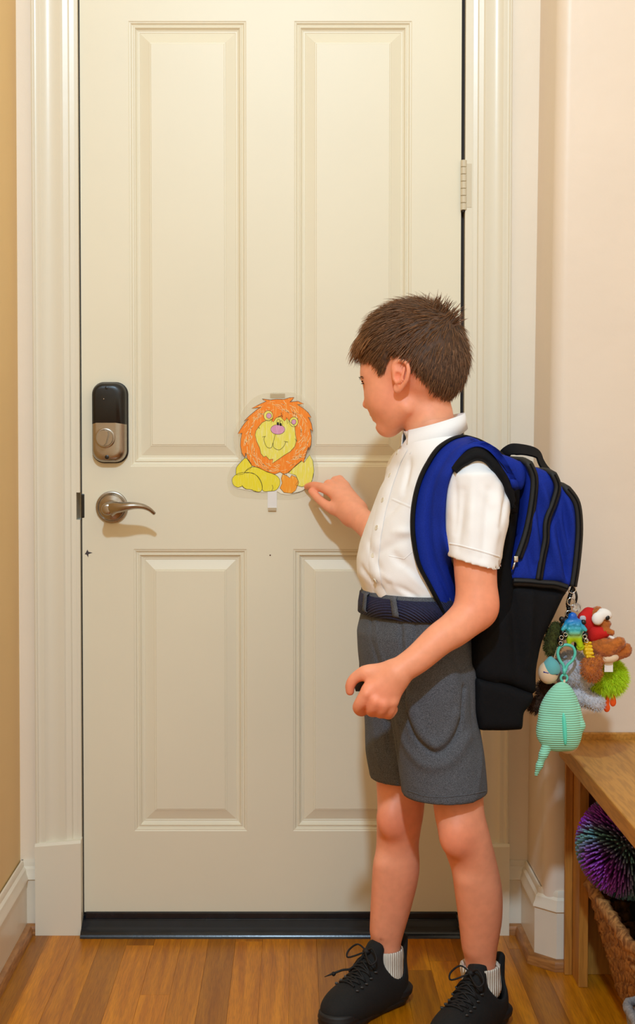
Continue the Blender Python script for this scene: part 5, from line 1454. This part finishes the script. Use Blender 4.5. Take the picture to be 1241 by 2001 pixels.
# ================================================================== charms and plush toys on the backpack's key ring
def plush(name, label, cat, at):
    t = thing(name, label, cat, at, 'toys and charms hanging from the backpack'); return t
def put(o, t): o.location = -Vector(t.location); return o
def blob(name, parts, m_, t, h=0.0024, k=0.006, fuzz=0.0, tint=None, cutp=None, sub=()):
    """parts: ('e', px, py, Y, rx, ry, ryd[, angle]) or ('c', px0, py0, Y0, r0, px1, py1, Y1, r1); radii in photo pixels"""
    pts = []
    for p in parts:
        if p[0] == 'e': s_ = px(p[3]); R = max(p[4:7]) * s_; c = np.array(P(p[1], p[2], p[3])); pts += [c - R, c + R]
        else:
            for q in ((p[1], p[2], p[3], p[4]), (p[5], p[6], p[7], p[8])): c = np.array(P(*q[:3])); R = q[3] * px(q[2]); pts += [c - R, c + R]
    g = SDF(np.min(pts, 0) - .008, np.max(pts, 0) + .008, h)
    for L_, sb in ((parts, False), (sub, True)):
        for p in L_:
            if p[0] == 'e':
                s_ = px(p[3]); an = math.radians(p[7]) if len(p) > 7 else 0; c, si = math.cos(an), math.sin(an)
                g.ell(P(p[1], p[2], p[3]), [p[4] * s_, p[6] * s_, p[5] * s_], [[c, 0, si], [0, 1, 0], [-si, 0, c]], k=k, sub=sb)
            else: g.cone(P(p[1], p[2], p[3]), P(p[5], p[6], p[7]), p[4] * px(p[3]), p[8] * px(p[7]), k=k, sub=sb)
    if cutp: g.cut(*cutp)
    V, Q = g.mesh(); V = relax(V, Q, 1, .4); N = vnormals(V, Q)
    if fuzz: V = V + N * (np.random.default_rng(3).normal(0, fuzz, len(V)))[:, None]
    o = put(mesh_obj(name, V, Q, m_, t), t)
    if tint: set_color(o, tint(V))
    return o, V, N
def fur(name, V, N, n, L, w, m_, t, seed=1, grav=.3, dirn=None, col=None):
    r = random.Random(seed); v_, f_ = [], []
    for _ in range(n):
        i = r.randrange(len(V)); p = Vector(V[i]); d = Vector(N[i]) + Vector((r.gauss(0, .35), r.gauss(0, .35), r.gauss(0, .35)))
        if dirn: d = d + Vector(dirn)
        d.normalize(); l = L * r.uniform(.6, 1.2); s_ = d.cross(Vector((0, -1, .2))); s_ = s_.normalized() if s_.length > 1e-6 else Vector((1, 0, 0))
        b = len(v_); q = p + d * l * .55 + Vector((0, 0, -grav * l * .15)); e = p + d * l + Vector((0, 0, -grav * l * .5))
        v_ += [p - s_ * w, p + s_ * w, q - s_ * w * .7, q + s_ * w * .7, e]; f_ += [(b, b + 1, b + 3, b + 2), (b + 2, b + 3, b + 4)]
    o = put(mesh_obj(name, v_, f_, m_, t), t); o['kind'] = 'stuff'; return o
M_mint = mat('mint_corduroy', (150, 226, 196), rough=0.9, sheen=0.3, bump=0.1, bscale=900)
add_wave_bump(M_mint, 78, 'Z', 0.55, 0.003, 0.4)
M_mint2 = mat('mint_satin', (96, 226, 200), rough=0.45)
M_cream = mat('cream_plush', (226, 200, 168), rough=0.95, sheen=0.3)
M_teal = mat('teal_plastic', (90, 200, 186), rough=0.35)
M_tealp = mat('teal_plush', (96, 172, 178), rough=0.95, sheen=0.3, bump=0.3, bscale=600)
M_greyp = mat('grey_plush', (196, 196, 206), rough=0.97, sheen=0.5, bump=0.5, bscale=500, var=0.12, scale=150)
M_brn = mat('brown_plush', (182, 100, 30), rough=0.95, sheen=0.4, bump=0.4, bscale=500, var=0.25, scale=120)
M_red = mat('red_felt', (200, 22, 20), rough=0.9, bump=0.2, bscale=700)
M_whi = mat('white_plush', (240, 236, 232), rough=0.9)
M_lime = mat('lime_fur', (196, 232, 24), rough=0.8, var=0.15, scale=300)
M_orf = mat('orange_felt', (232, 86, 14), rough=0.85)
M_dgr = mat('dark_green_plush', (62, 66, 20), rough=0.95, bump=0.5, bscale=400, var=0.35, scale=120)
M_rub = mat('turtle_rubber', (255, 255, 255), rough=0.28, attr='tint', bump=0.4, bscale=260)
M_yrub = mat('yellow_rubber', (236, 196, 20), rough=0.4, bump=0.8, bscale=420)
M_dkb = mat('dark_brown_fur', (70, 42, 22), rough=0.95, var=0.3, scale=200)
M_cryst = mat('clear_crystal', (240, 240, 240), rough=0.05, trans=0.85)
M_lab = mat('white_label', (240, 238, 234), rough=0.7)
YT_ = -0.50
# ring and chain
kr = plush('key_ring', 'black beaded chain clipped to the backpack\'s front zip', 'key ring', P(1120, 1150, YT_))
m = MB()
ch_ = [(1121, 1146), (1117, 1156), (1113, 1168), (1110, 1180), (1112, 1194), (1108, 1206), (1104, 1214)]
for i, (x_, y_) in enumerate(catmull([(a, b, 0) for a, b in ch_], 3) and [(q.x, q.y) for q in catmull([(a, b, 0) for a, b in ch_], 3)]):
    m.sphere(P(x_, y_, YT_), 0.0042, 8, 6)
put(m.build('chain_beads', M_black, kr), kr)['kind'] = 'stuff'
m = MB(); lk = [P(1122, 1148, YT_), P(1127, 1165, YT_ - .004), P(1125, 1178, YT_)]; m.tube(catmull(lk, 5), .0022, 6)
put(m.build('strap_loop', M_black, kr), kr)
for x_, y_, r_ in ((1118, 1152, .0065), (1116, 1176, .007), (1112, 1200, .006)):
    m = MB(); c = P(x_, y_, YT_ - .006); m.tube([c + Vector((math.cos(a) * r_, 0, math.sin(a) * r_)) for a in np.linspace(0, 2 * math.pi, 20)], .0013, 6, cap=False)
    put(m.build('split_ring', M_chrome, kr), kr)
# hidden core of the bunch: one long black cord from which the toys hang
m = MB(); m.tube(catmull([P(1112, 1196, YT_ + .01), P(1115, 1230, YT_ + .012), P(1110, 1262, YT_ + .004)], 5), .003, 6); m.tube(catmull([P(1112, 1200, YT_ + .01), P(1140, 1210, YT_ + .01), P(1162, 1200, YT_ + .01)], 5), .0025, 6)
m.tube(catmull([P(1113, 1205, YT_ + .012), P(1090, 1225, YT_ + .02), P(1078, 1248, YT_ + .02)], 5), .0025, 6); m.tube(catmull([P(1115, 1215, YT_ + .014), P(1125, 1250, YT_ + .02), P(1122, 1290, YT_ + .02)], 5), .003, 6)
put(m.build('cord', M_black, kr), kr)
cg = plush('crystal_charm', 'small clear crystal charm above the blue and green turtle', 'charm', P(1126, 1186, YT_ - .01))
m = MB(); bm = bmesh.new(); bmesh.ops.create_icosphere(bm, subdivisions=1, radius=0.0085); c = P(1127, 1187, YT_ - .012)
m.add([v.co + c for v in bm.verts], [[v.index for v in f.verts] for f in bm.faces]); bm.free(); put(m.build('crystal', M_cryst, cg, smooth=False), cg)
# mint stingray
ry = plush('plush_stingray', 'mint ribbed plush stingray with a thin tail on a teal clip', 'plush toy', P(1095, 1400, YT_))
YR = YT_ - 0.035
blob('ray_body', [('e', 1094, 1404, YR, 43, 60, 20), ('e', 1098, 1372, YR, 26, 40, 17), ('e', 1090, 1432, YR, 42, 36, 20), ('e', 1112, 1420, YR - .006, 22, 46, 17, 8)], M_mint, ry, k=.012, h=.002)
o, _, _ = blob('ray_belly', [('e', 1110, 1428, YR + .012, 28, 46, 16)], M_cream, ry); o['label'] = 'cream underside'
o, _, _ = blob('satin_seam', [('e', 1103, 1424, YR - .019, 5, 34, 7, 4)], M_mint2, ry, h=.0016); o['label'] = 'shiny mint seam'
blob('ray_fin', [('c', 1126, 1380, YR - .004, 8, 1134, 1418, YR - .006, 9), ('c', 1134, 1418, YR - .006, 9, 1122, 1456, YR - .004, 8)], M_mint, ry, h=.002)
blob('ray_tail', [('c', 1072, 1452, YR, 13, 1062, 1474, YR - .006, 8), ('c', 1062, 1474, YR - .006, 8, 1054, 1496, YR - .006, 6), ('c', 1054, 1496, YR - .006, 6, 1048, 1513, YR - .004, 4)], M_mint, ry, h=.0018)
m = MB(); c = catmull([P(x_, y_, YR + .004) for x_, y_ in ((1102, 1312), (1101, 1300), (1094, 1290), (1090, 1276), (1095, 1264), (1107, 1260), (1119, 1264), (1124, 1276), (1119, 1290), (1109, 1300), (1105, 1312))], 5); m.tube(c, 3.0 * px(YR), 8)
m.tube([P(1103, 1306, YR + .004), P(1103, 1318, YR + .004)], 3.6 * px(YR), 8)
o = put(m.build('clip', M_teal, ry), ry); o['label'] = 'teal plastic snap clip'
m = MB(); cc = P(1102.5, 1325, YR + .004); r_ = 6.5 * px(YR); m.tube([cc + Vector((math.cos(a) * r_, 0, math.sin(a) * r_)) for a in np.linspace(0, 2 * math.pi, 22)], 2.4 * px(YR), 8, cap=False); put(m.build('clip_eye', M_teal, ry), ry)
m = MB(); m.tube([P(1103, 1328, YR + .002), P(1102, 1345, YR)], .002, 6); put(m.build('ribbon', M_cream, ry), ry)
# turtle
tu = plush('rubber_turtle', 'shiny blue to green rubber turtle charm above the teal clip', 'charm', P(1121, 1225, YT_))
def tcol(V):
    zt = P(0, 1202, YT_).z; zb = P(0, 1256, YT_).z; t = np.clip((zt - V[:, 2]) / (zt - zb), 0, 1)[:, None]
    a, b, c = np.array(lin((0, 96, 200))[:3]), np.array(lin((60, 180, 190))[:3]), np.array(lin((176, 214, 20))[:3])
    return np.where(t < .45, a + (b - a) * t / .45, b + (c - b) * np.clip((t - .45) / .3, 0, 1))
YU = YT_ - 0.028
blob('turtle_body', [('e', 1122, 1232, YU, 17, 23, 11), ('e', 1119, 1206, YU, 9, 10, 8), ('e', 1121, 1216, YU, 17, 9, 9), ('c', 1110, 1218, YU, 7, 1100, 1230, YU - .004, 4), ('c', 1133, 1220, YU, 7, 1144, 1231, YU - .004, 4), ('c', 1113, 1248, YU, 7, 1112, 1258, YU, 4), ('c', 1131, 1248, YU, 8, 1134, 1262, YU, 6)] +
     [('e', 1122 + dx, 1228 + dy, YU - .009, 4.4, 4.4, 4) for dx, dy in ((-8, -6), (0, -8), (8, -6), (-10, 2), (-3, 1), (5, 1), (11, 2), (-6, 9), (2, 9), (8, 9))], M_rub, tu, h=.0015, k=.003, tint=tcol)
lm = plush('lime_ball', 'small lime green rubber ball under the turtle', 'charm', P(1134, 1262, YU))
blob('ball', [('e', 1134, 1264, YU + .004, 8, 8, 8)], M_lime, lm, h=.0015)
yl = plush('yellow_charm', 'bumpy yellow rubber charm beside the red and brown plush', 'charm', P(1147, 1268, YT_))
blob('charm_body', [('e', 1148, 1270, YT_ - .02, 9, 19, 9, 8)] + [('e', 1148 + 6 * math.cos(a) + 1.5 * b, 1256 + 7 * b, YT_ - .027, 3, 3, 3) for b in range(5) for a in (0, 1.5, 3.1)], M_yrub, yl, h=.0015, k=.002)
# brown plush with red hood
bp_ = plush('brown_plush', 'brown plush animal in a red hood and red shirt', 'plush toy', P(1175, 1245, YT_))
YB = YT_ - .005
blob('plush_body', [('e', 1174, 1263, YB, 25, 22, 22), ('c', 1186, 1268, YB - .012, 19, 1210, 1258, YB - .018, 11), ('c', 1196, 1280, YB - .004, 14, 1222, 1274, YB - .008, 11), ('e', 1225, 1267, YB - .008, 9, 11, 9), ('e', 1211, 1254, YB - .016, 11, 9, 9), ('e', 1168, 1205, YB, 17, 20, 18), ('e', 1184, 1219, YB - .006, 11, 8, 11), ('c', 1180, 1232, YB - .012, 6, 1196, 1236, YB - .014, 6)], M_brn, bp_, k=.006, fuzz=.0006)
blob('red_hood', [('e', 1149, 1212, YB + .003, 16, 26, 17), ('c', 1140, 1206, YB, 10, 1160, 1193, YB, 5), ('e', 1140, 1210, YB - .004, 10, 12, 10)], M_red, bp_)
blob('hood_patch', [('e', 1139, 1209, YB - .014, 7, 7, 3)], M_greyp, bp_, h=.0016)
blob('red_shirt', [('e', 1165, 1236, YB - .002, 17, 17, 18), ('e', 1178, 1235, YB - .004, 18, 11, 16), ('e', 1156, 1245, YB, 8, 10, 12)], M_red, bp_)
blob('eye_patch', [('e', 1181, 1200, YB - .008, 16, 11, 13, -20), ('e', 1168, 1209, YB - .017, 12, 13, 8)], M_whi, bp_)
blob('pupil', [('e', 1187, 1207, YB - .017, 5, 5.5, 4)], M_black, bp_, h=.0014)
blob('belly', [('e', 1190, 1286, YB - .014, 20, 10, 13, 8)], M_cream, bp_)
blob('shirt_trim', [('e', 1196, 1246, YB - .012, 8, 4, 5, -30)], M_whi, bp_, h=.0016)
o, V, N = blob('bushy_tail', [('e', 1156, 1308, YT_ - .026, 19, 24, 16, 20), ('e', 1168, 1290, YT_ - .02, 13, 12, 12)], M_brn, bp_, fuzz=.0008)
fur('tail_fur', V, N, 900, .006, .0004, M_brn, bp_, 3)
# lime pompom chick
pc = plush('lime_pompom', 'fluffy lime green pompom with orange feet and a white label', 'plush toy', P(1188, 1322, YT_))
o, V, N = blob('pompom', [('e', 1189, 1322, YT_ + .030, 30, 31, 28), ('e', 1176, 1330, YT_ + .030, 24, 22, 22)], M_lime, pc)
fur('pompom_fur', V, N, 5200, .013, .00045, M_lime, pc, 5, .5)
for a in (((1189, 1352), (1187, 1370), (1186, 1383)), ((1196, 1352), (1199, 1362), (1198, 1372))):
    blob('foot', [('c', *a[0], YT_ + .018, 2.2, *a[1], YT_ + .018, 3), ('e', *a[1], YT_ + .018, 4, 8, 3.5), ('e', *a[2], YT_ + .017, 6.5, 9, 4)], M_orf, pc, h=.0012, k=.003)
m = MB(); p0, p1 = P(1181, 1313, YT_ - .019), P(1198, 1291, YT_ - .019); m.box(p0.x, p1.x, YT_ - .0195, YT_ - .0185, p0.z, p1.z, .0002); put(m.build('sewn_label', M_lab, pc, smooth=False), pc)
# grey plush
gp = plush('grey_plush', 'fluffy grey plush animal hanging behind the mint stingray', 'plush toy', P(1125, 1320, YT_))
YG = YT_ + .022
o, V, N = blob('plush_body', [('e', 1118, 1308, YG, 34, 36, 32), ('e', 1138, 1320, YG - .006, 24, 26, 24), ('e', 1128, 1358, YG, 26, 22, 22), ('c', 1140, 1362, YG - .006, 17, 1166, 1374, YG - .014, 15)], M_greyp, gp, k=.004, fuzz=.0005)
fur('plush_fur', V, N, 3500, .005, .0004, M_greyp, gp, 8, .2)
# small teal and cream plush
tp = plush('teal_plush', 'small round plush with teal top and cream base against the backpack', 'plush toy', P(1074, 1310, YT_))
YQ = YT_ - .022
zc_ = P(1076, 1317, YQ)
blob('plush_base', [('e', 1072, 1314, YQ, 20, 23, 18)], M_cream, tp)
blob('plush_top', [('e', 1077, 1308, YQ - .001, 18.5, 22, 18.5), ('e', 1076, 1288, YQ, 5, 6, 5)], M_tealp, tp, cutp=(zc_, (0.15, 0, -1)))
m = MB(); m.tube([P(x_, y_, YQ - .0165 + .004 * abs(x_ - 1076) / 14) for x_, y_ in ((1062, 1313), (1070, 1315), (1080, 1316), (1090, 1318))], .0012, 6); put(m.build('blue_stitch', M_pblue, tp), tp)
m = MB(); m.tube([P(1092, 1256, YQ), P(1086, 1275, YQ), P(1082, 1290, YQ)], .0011, 6); put(m.build('hanging_string', M_cream, tp), tp)
# dark green plush and brown fur charm
dg = plush('dark_green_plush', 'dark olive plush tucked between backpack and turtle', 'plush toy', P(1075, 1245, YT_))
o, V, N = blob('plush_body', [('e', 1083, 1246, YT_ - .012, 16, 26, 15), ('e', 1077, 1264, YT_ - .012, 13, 18, 13), ('e', 1088, 1228, YT_ - .012, 9, 13, 9)], M_dgr, dg, fuzz=.0008)
fur('plush_fur', V, N, 900, .006, .0005, M_dgr, dg, 9)
db = plush('brown_fur_charm', 'dark brown fur charm lowest beside the backpack\'s bottom panel', 'charm', P(1060, 1365, YT_))
o, V, N = blob('charm_body', [('e', 1066, 1350, YT_ + .02, 17, 22, 14), ('e', 1050, 1378, YT_ + .02, 18, 13, 14)], M_dkb, db, fuzz=.0008)
fur('charm_fur', V, N, 1200, .008, .0005, M_dkb, db, 10)
for p_, nm in (((1084, 1250), 'bead'), ((1100, 1244), 'bead'), ((1144, 1238), 'bead'), ((1142, 1248), 'bead')):
    pass
m = MB()
for x_, y_ in ((1098, 1210), (1100, 1236), (1103, 1244), (1094, 1250), (1140, 1216), (1144, 1240), (1141, 1250), (1097, 1258)): m.sphere(P(x_, y_, YT_ - .03), .0052, 8, 6)
put(m.build('dark_beads', M_black, kr), kr)['kind'] = 'stuff'
m = MB()
for x_, y_ in ((1097, 1246), (1105, 1240), (1143, 1244), (1146, 1252), (1096, 1257)):
    c = P(x_, y_, YT_ - .036); m.tube([c + Vector((math.cos(a) * .0035, 0, math.sin(a) * .0035)) for a in np.linspace(0, 2 * math.pi, 12)], .0009, 5, cap=False)
put(m.build('chain_links', M_chrome, kr), kr)['kind'] = 'stuff'

# ================================================================== bench
bench = thing('bench', 'pale wooden hallway bench with open cubby against the rounded wall', 'bench', (0.75, -0.9, 0))
def bput(mb, name, m_, **kw):
    o = mb.build(name, m_, bench, **kw); o.location = -Vector(bench.location); return o
ZB, ZS = 0.433, 0.465
m = MB(); m.box(0.5290, XR - .003, -2.2, JY - .0135, ZB, ZS, 0.0025); bput(m, 'seat_board', M_bench, smooth=False)
m = MB(); m.box(0.562, XR - .003, JY - .013, JY - .0012, ZS - .012, ZS + .013, 0.002); bput(m, 'back_cleat', M_bench, smooth=False)
m = MB(); m.box(0.553, 0.571, -0.310, JY - .0302, 0.0, ZB - .0005, 0.0012); bput(m, 'front_stile', M_bench_v, smooth=False)
m = MB(); m.box(0.538, 0.5525, JY - .042, JY - .0302, 0.0, ZB - .0005, 0.001); bput(m, 'scribe_strip', M_bench_v, smooth=False)
m = MB(); m.box(0.5715, XR - .02, JY - .040, JY - .0305, 0.0, ZB - .0005, 0.001); bput(m, 'end_panel', M_bench_v, smooth=False)
m = MB(); m.box(XR - .018, XR - .006, -2.19, JY - .031, 0.0, ZB - .0005, 0.001); bput(m, 'back_panel', M_bench_v, smooth=False)
m = MB(); m.box(0.553, XR - .02, -1.62, -1.60, 0.0, ZB - .0005, 0.001); bput(m, 'partition', M_bench_v, smooth=False)
m = MB(); m.box(0.553, XR - .02, -2.19, -2.17, 0.0, ZB - .0005, 0.001); bput(m, 'partition', M_bench_v, smooth=False)

# ---- spiky ball
M_spk = mat('spike_rubber', (255, 255, 255), rough=0.4, attr='tint')
M_core = mat('dark_purple_rubber', (40, 24, 44), rough=0.5)
bc = P(1229, 1650, -0.42)
ball = thing('spiky_ball', 'purple and green rubber spiky ball under the bench seat', 'ball', bc)
m = MB(); m.sphere((0, 0, 0), 0.066, 32, 20); m.build('core', M_core, ball)
v_, f_, c_ = [], [], []
NSP = 1500
for i in range(NSP):
    zz = 1 - 2 * (i + .5) / NSP; th = i * 2.399963; rr_ = math.sqrt(1 - zz * zz); d = (Vector((rr_ * math.cos(th), rr_ * math.sin(th), zz)) + Vector((random.gauss(0, .018), random.gauss(0, .018), random.gauss(0, .018)))).normalized()
    t = d.cross(Vector((0.3, .8, .2))).normalized(); u = d.cross(t); b = len(v_)
    p0, p1 = d * .063, d * .0985 + Vector((0, 0, -.003))
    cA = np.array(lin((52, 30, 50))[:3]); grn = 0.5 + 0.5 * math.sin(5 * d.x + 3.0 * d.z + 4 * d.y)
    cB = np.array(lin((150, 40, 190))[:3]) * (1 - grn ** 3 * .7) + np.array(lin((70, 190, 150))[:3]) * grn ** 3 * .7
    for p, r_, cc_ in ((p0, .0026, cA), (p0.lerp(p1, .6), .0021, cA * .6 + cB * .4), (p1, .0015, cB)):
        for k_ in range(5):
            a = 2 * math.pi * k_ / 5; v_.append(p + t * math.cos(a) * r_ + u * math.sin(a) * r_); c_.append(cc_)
    for s_ in range(2):
        for k_ in range(5): f_.append((b + s_ * 5 + k_, b + s_ * 5 + (k_ + 1) % 5, b + s_ * 5 + 5 + (k_ + 1) % 5, b + s_ * 5 + 5 + k_))
    f_.append(tuple(b + 10 + k_ for k_ in range(5)))
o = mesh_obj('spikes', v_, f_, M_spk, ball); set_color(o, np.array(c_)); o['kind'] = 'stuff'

# ---- seagrass basket under the ball
M_sea = mat('seagrass', (206, 148, 84), rough=0.75, rgb2=(128, 80, 38), scale=90, bump=0.9, bscale=160, stretch=(1, 1, .6))
M_dkc = mat('black_cloth', (18, 17, 18), rough=0.9, bump=0.3, bscale=200)
bk = thing('seagrass_basket', 'brown woven seagrass basket under the bench, below the spiky ball', 'basket', (0.77, -0.46, 0))
NR, NS_ = 11, 150
top = (0.572, 0.965, -0.675, -0.262); bot = (0.628, 0.91, -0.63, -0.285); HB = 0.208
def rrxy(x0, x1, y0, y1, r, n):
    pts = []
    for cx, cy, a0 in ((x1 - r, y1 - r, 0), (x0 + r, y1 - r, 90), (x0 + r, y0 + r, 180), (x1 - r, y0 + r, 270)):
        for i in range(9): a = math.radians(a0 + 11.25 * i); pts.append(Vector((cx + r * math.cos(a), cy + r * math.sin(a), 0)))
    pts.append(pts[0].copy()); return resample(pts, n + 1)[:-1]
m = MB()
for k_ in range(NR):
    t = k_ / (NR - 1); e = [bot[i] + (top[i] - bot[i]) * t for i in range(4)]; z = 0.010 + (HB - .012) * t
    pts = rrxy(*e, .05, NS_); V = []; F = []
    for i, p in enumerate(pts):
        q = pts[(i + 1) % NS_] - pts[i - 1]; tg = q.normalized(); nn = Vector((tg.y, -tg.x, 0))
        rad = 0.0105 * (1 + 0.16 * math.sin(i * 2.1 + k_ * 1.3)) * (1.25 if k_ == NR - 1 else 1); ph0 = i * 0.5
        for j in range(8):
            a = 2 * math.pi * j / 8; r2 = rad * (1 + .22 * math.cos(3 * a + i * 0.9 + k_))
            V.append(Vector((p.x, p.y, z)) + nn * r2 * math.cos(a) * .8 + Vector((0, 0, r2 * math.sin(a))))
    F = [(i * 8 + j, i * 8 + (j + 1) % 8, ((i + 1) % NS_) * 8 + (j + 1) % 8, ((i + 1) % NS_) * 8 + j) for i in range(NS_) for j in range(8)]
    m2 = MB().add(V, F); o = m2.build('woven_coil' if k_ < NR - 1 else 'rim', M_sea, bk); o.location = -Vector(bk.location)
m = MB(); m.box(bot[0] + .01, bot[1] - .01, bot[2] + .01, bot[3] - .01, .002, .010); o = m.build('basket_floor', M_sea, bk); o.location = -Vector(bk.location)
m = MB(); hp = catmull([(0.70, top[3] - .008, HB), (0.705, top[3] - .012, HB + .03), (0.75, top[3] - .014, HB + .042), (0.795, top[3] - .012, HB + .03), (0.80, top[3] - .008, HB)], 6); m.tube(hp, .010, 8); o = m.build('handle', M_sea, bk); o.location = -Vector(bk.location)
bcl = thing('black_cloth_bag', 'black cloth bag lying in the seagrass basket', 'bag', (0.76, -0.46, 0.12))
g = SDF((0.60, -0.66, 0.01), (0.95, -0.27, 0.24), 0.006)
g.ell((0.765, -0.46, 0.105), (.135, .160, .085), k=.02); g.ell((0.72, -0.38, 0.165), (.07, .08, .045), k=.03); g.cone((0.66, -.36, .175), (0.74, -.50, .185), .018, .02, k=.02)
V, Q = g.mesh(); V = relax(V, Q, 2, .5); N = vnormals(V, Q); V = V + N * (0.005 * snoise(V, 30, 4) + .002 * snoise(V, 80, 5))[:, None]; V[:, 2] = np.maximum(V[:, 2], .0195)
o = mesh_obj('bag_body', V, Q, M_dkc, bcl); o.location = -Vector(bcl.location)

# ---- small grey cord basket
M_gc = mat('grey_cord', (150, 146, 146), rough=0.8, bump=0.6, bscale=300, var=0.25, scale=200)
gb = thing('grey_basket', 'grey cord basket on the floor at the bench front, below the seagrass basket', 'basket', (0.66, -0.83, 0))
m = MB(); x0, x1, y0, y1 = 0.546, 0.78, -0.96, -0.705
for z, ins, nm, r_ in ((0.138, 0.0, 'rim', .008), (0.008, .018, 'base_hoop', .006), (0.075, .009, 'middle_hoop', .004)):
    pts = rrxy(x0 + ins, x1 - ins, y0 + ins, y1 - ins, .03, 90); V = []; F = []
    for i, p in enumerate(pts):
        tg = (pts[(i + 1) % 90] - pts[i - 1]).normalized(); nn = Vector((tg.y, -tg.x, 0)); rad = r_ * (1 + .14 * math.sin(i * 2.4))
        for j in range(8): a = 2 * math.pi * j / 8; V.append(Vector((p.x, p.y, z)) + nn * rad * math.cos(a) + Vector((0, 0, rad * math.sin(a))))
    F = [(i * 8 + j, i * 8 + (j + 1) % 8, ((i + 1) % 90) * 8 + (j + 1) % 8, ((i + 1) % 90) * 8 + j) for i in range(90) for j in range(8)]
    o = MB().add(V, F).build(nm, M_gc, gb); o.location = -Vector(gb.location)
pt, pb2 = rrxy(x0, x1, y0, y1, .03, 64), rrxy(x0 + .018, x1 - .018, y0 + .018, y1 - .018, .03, 64)
m = MB()
for i in range(64): m.tube([Vector((pb2[i].x, pb2[i].y, .008)), Vector((pt[i].x, pt[i].y, .138))], .0042, 6)
o = m.build('upright_cords', M_gc, gb); o.location = -Vector(gb.location); o['kind'] = 'stuff'
m = MB(); m.box(x0 + .02, x1 - .02, y0 + .02, y1 - .02, .002, .008); o = m.build('basket_floor', M_gc, gb); o.location = -Vector(gb.location)
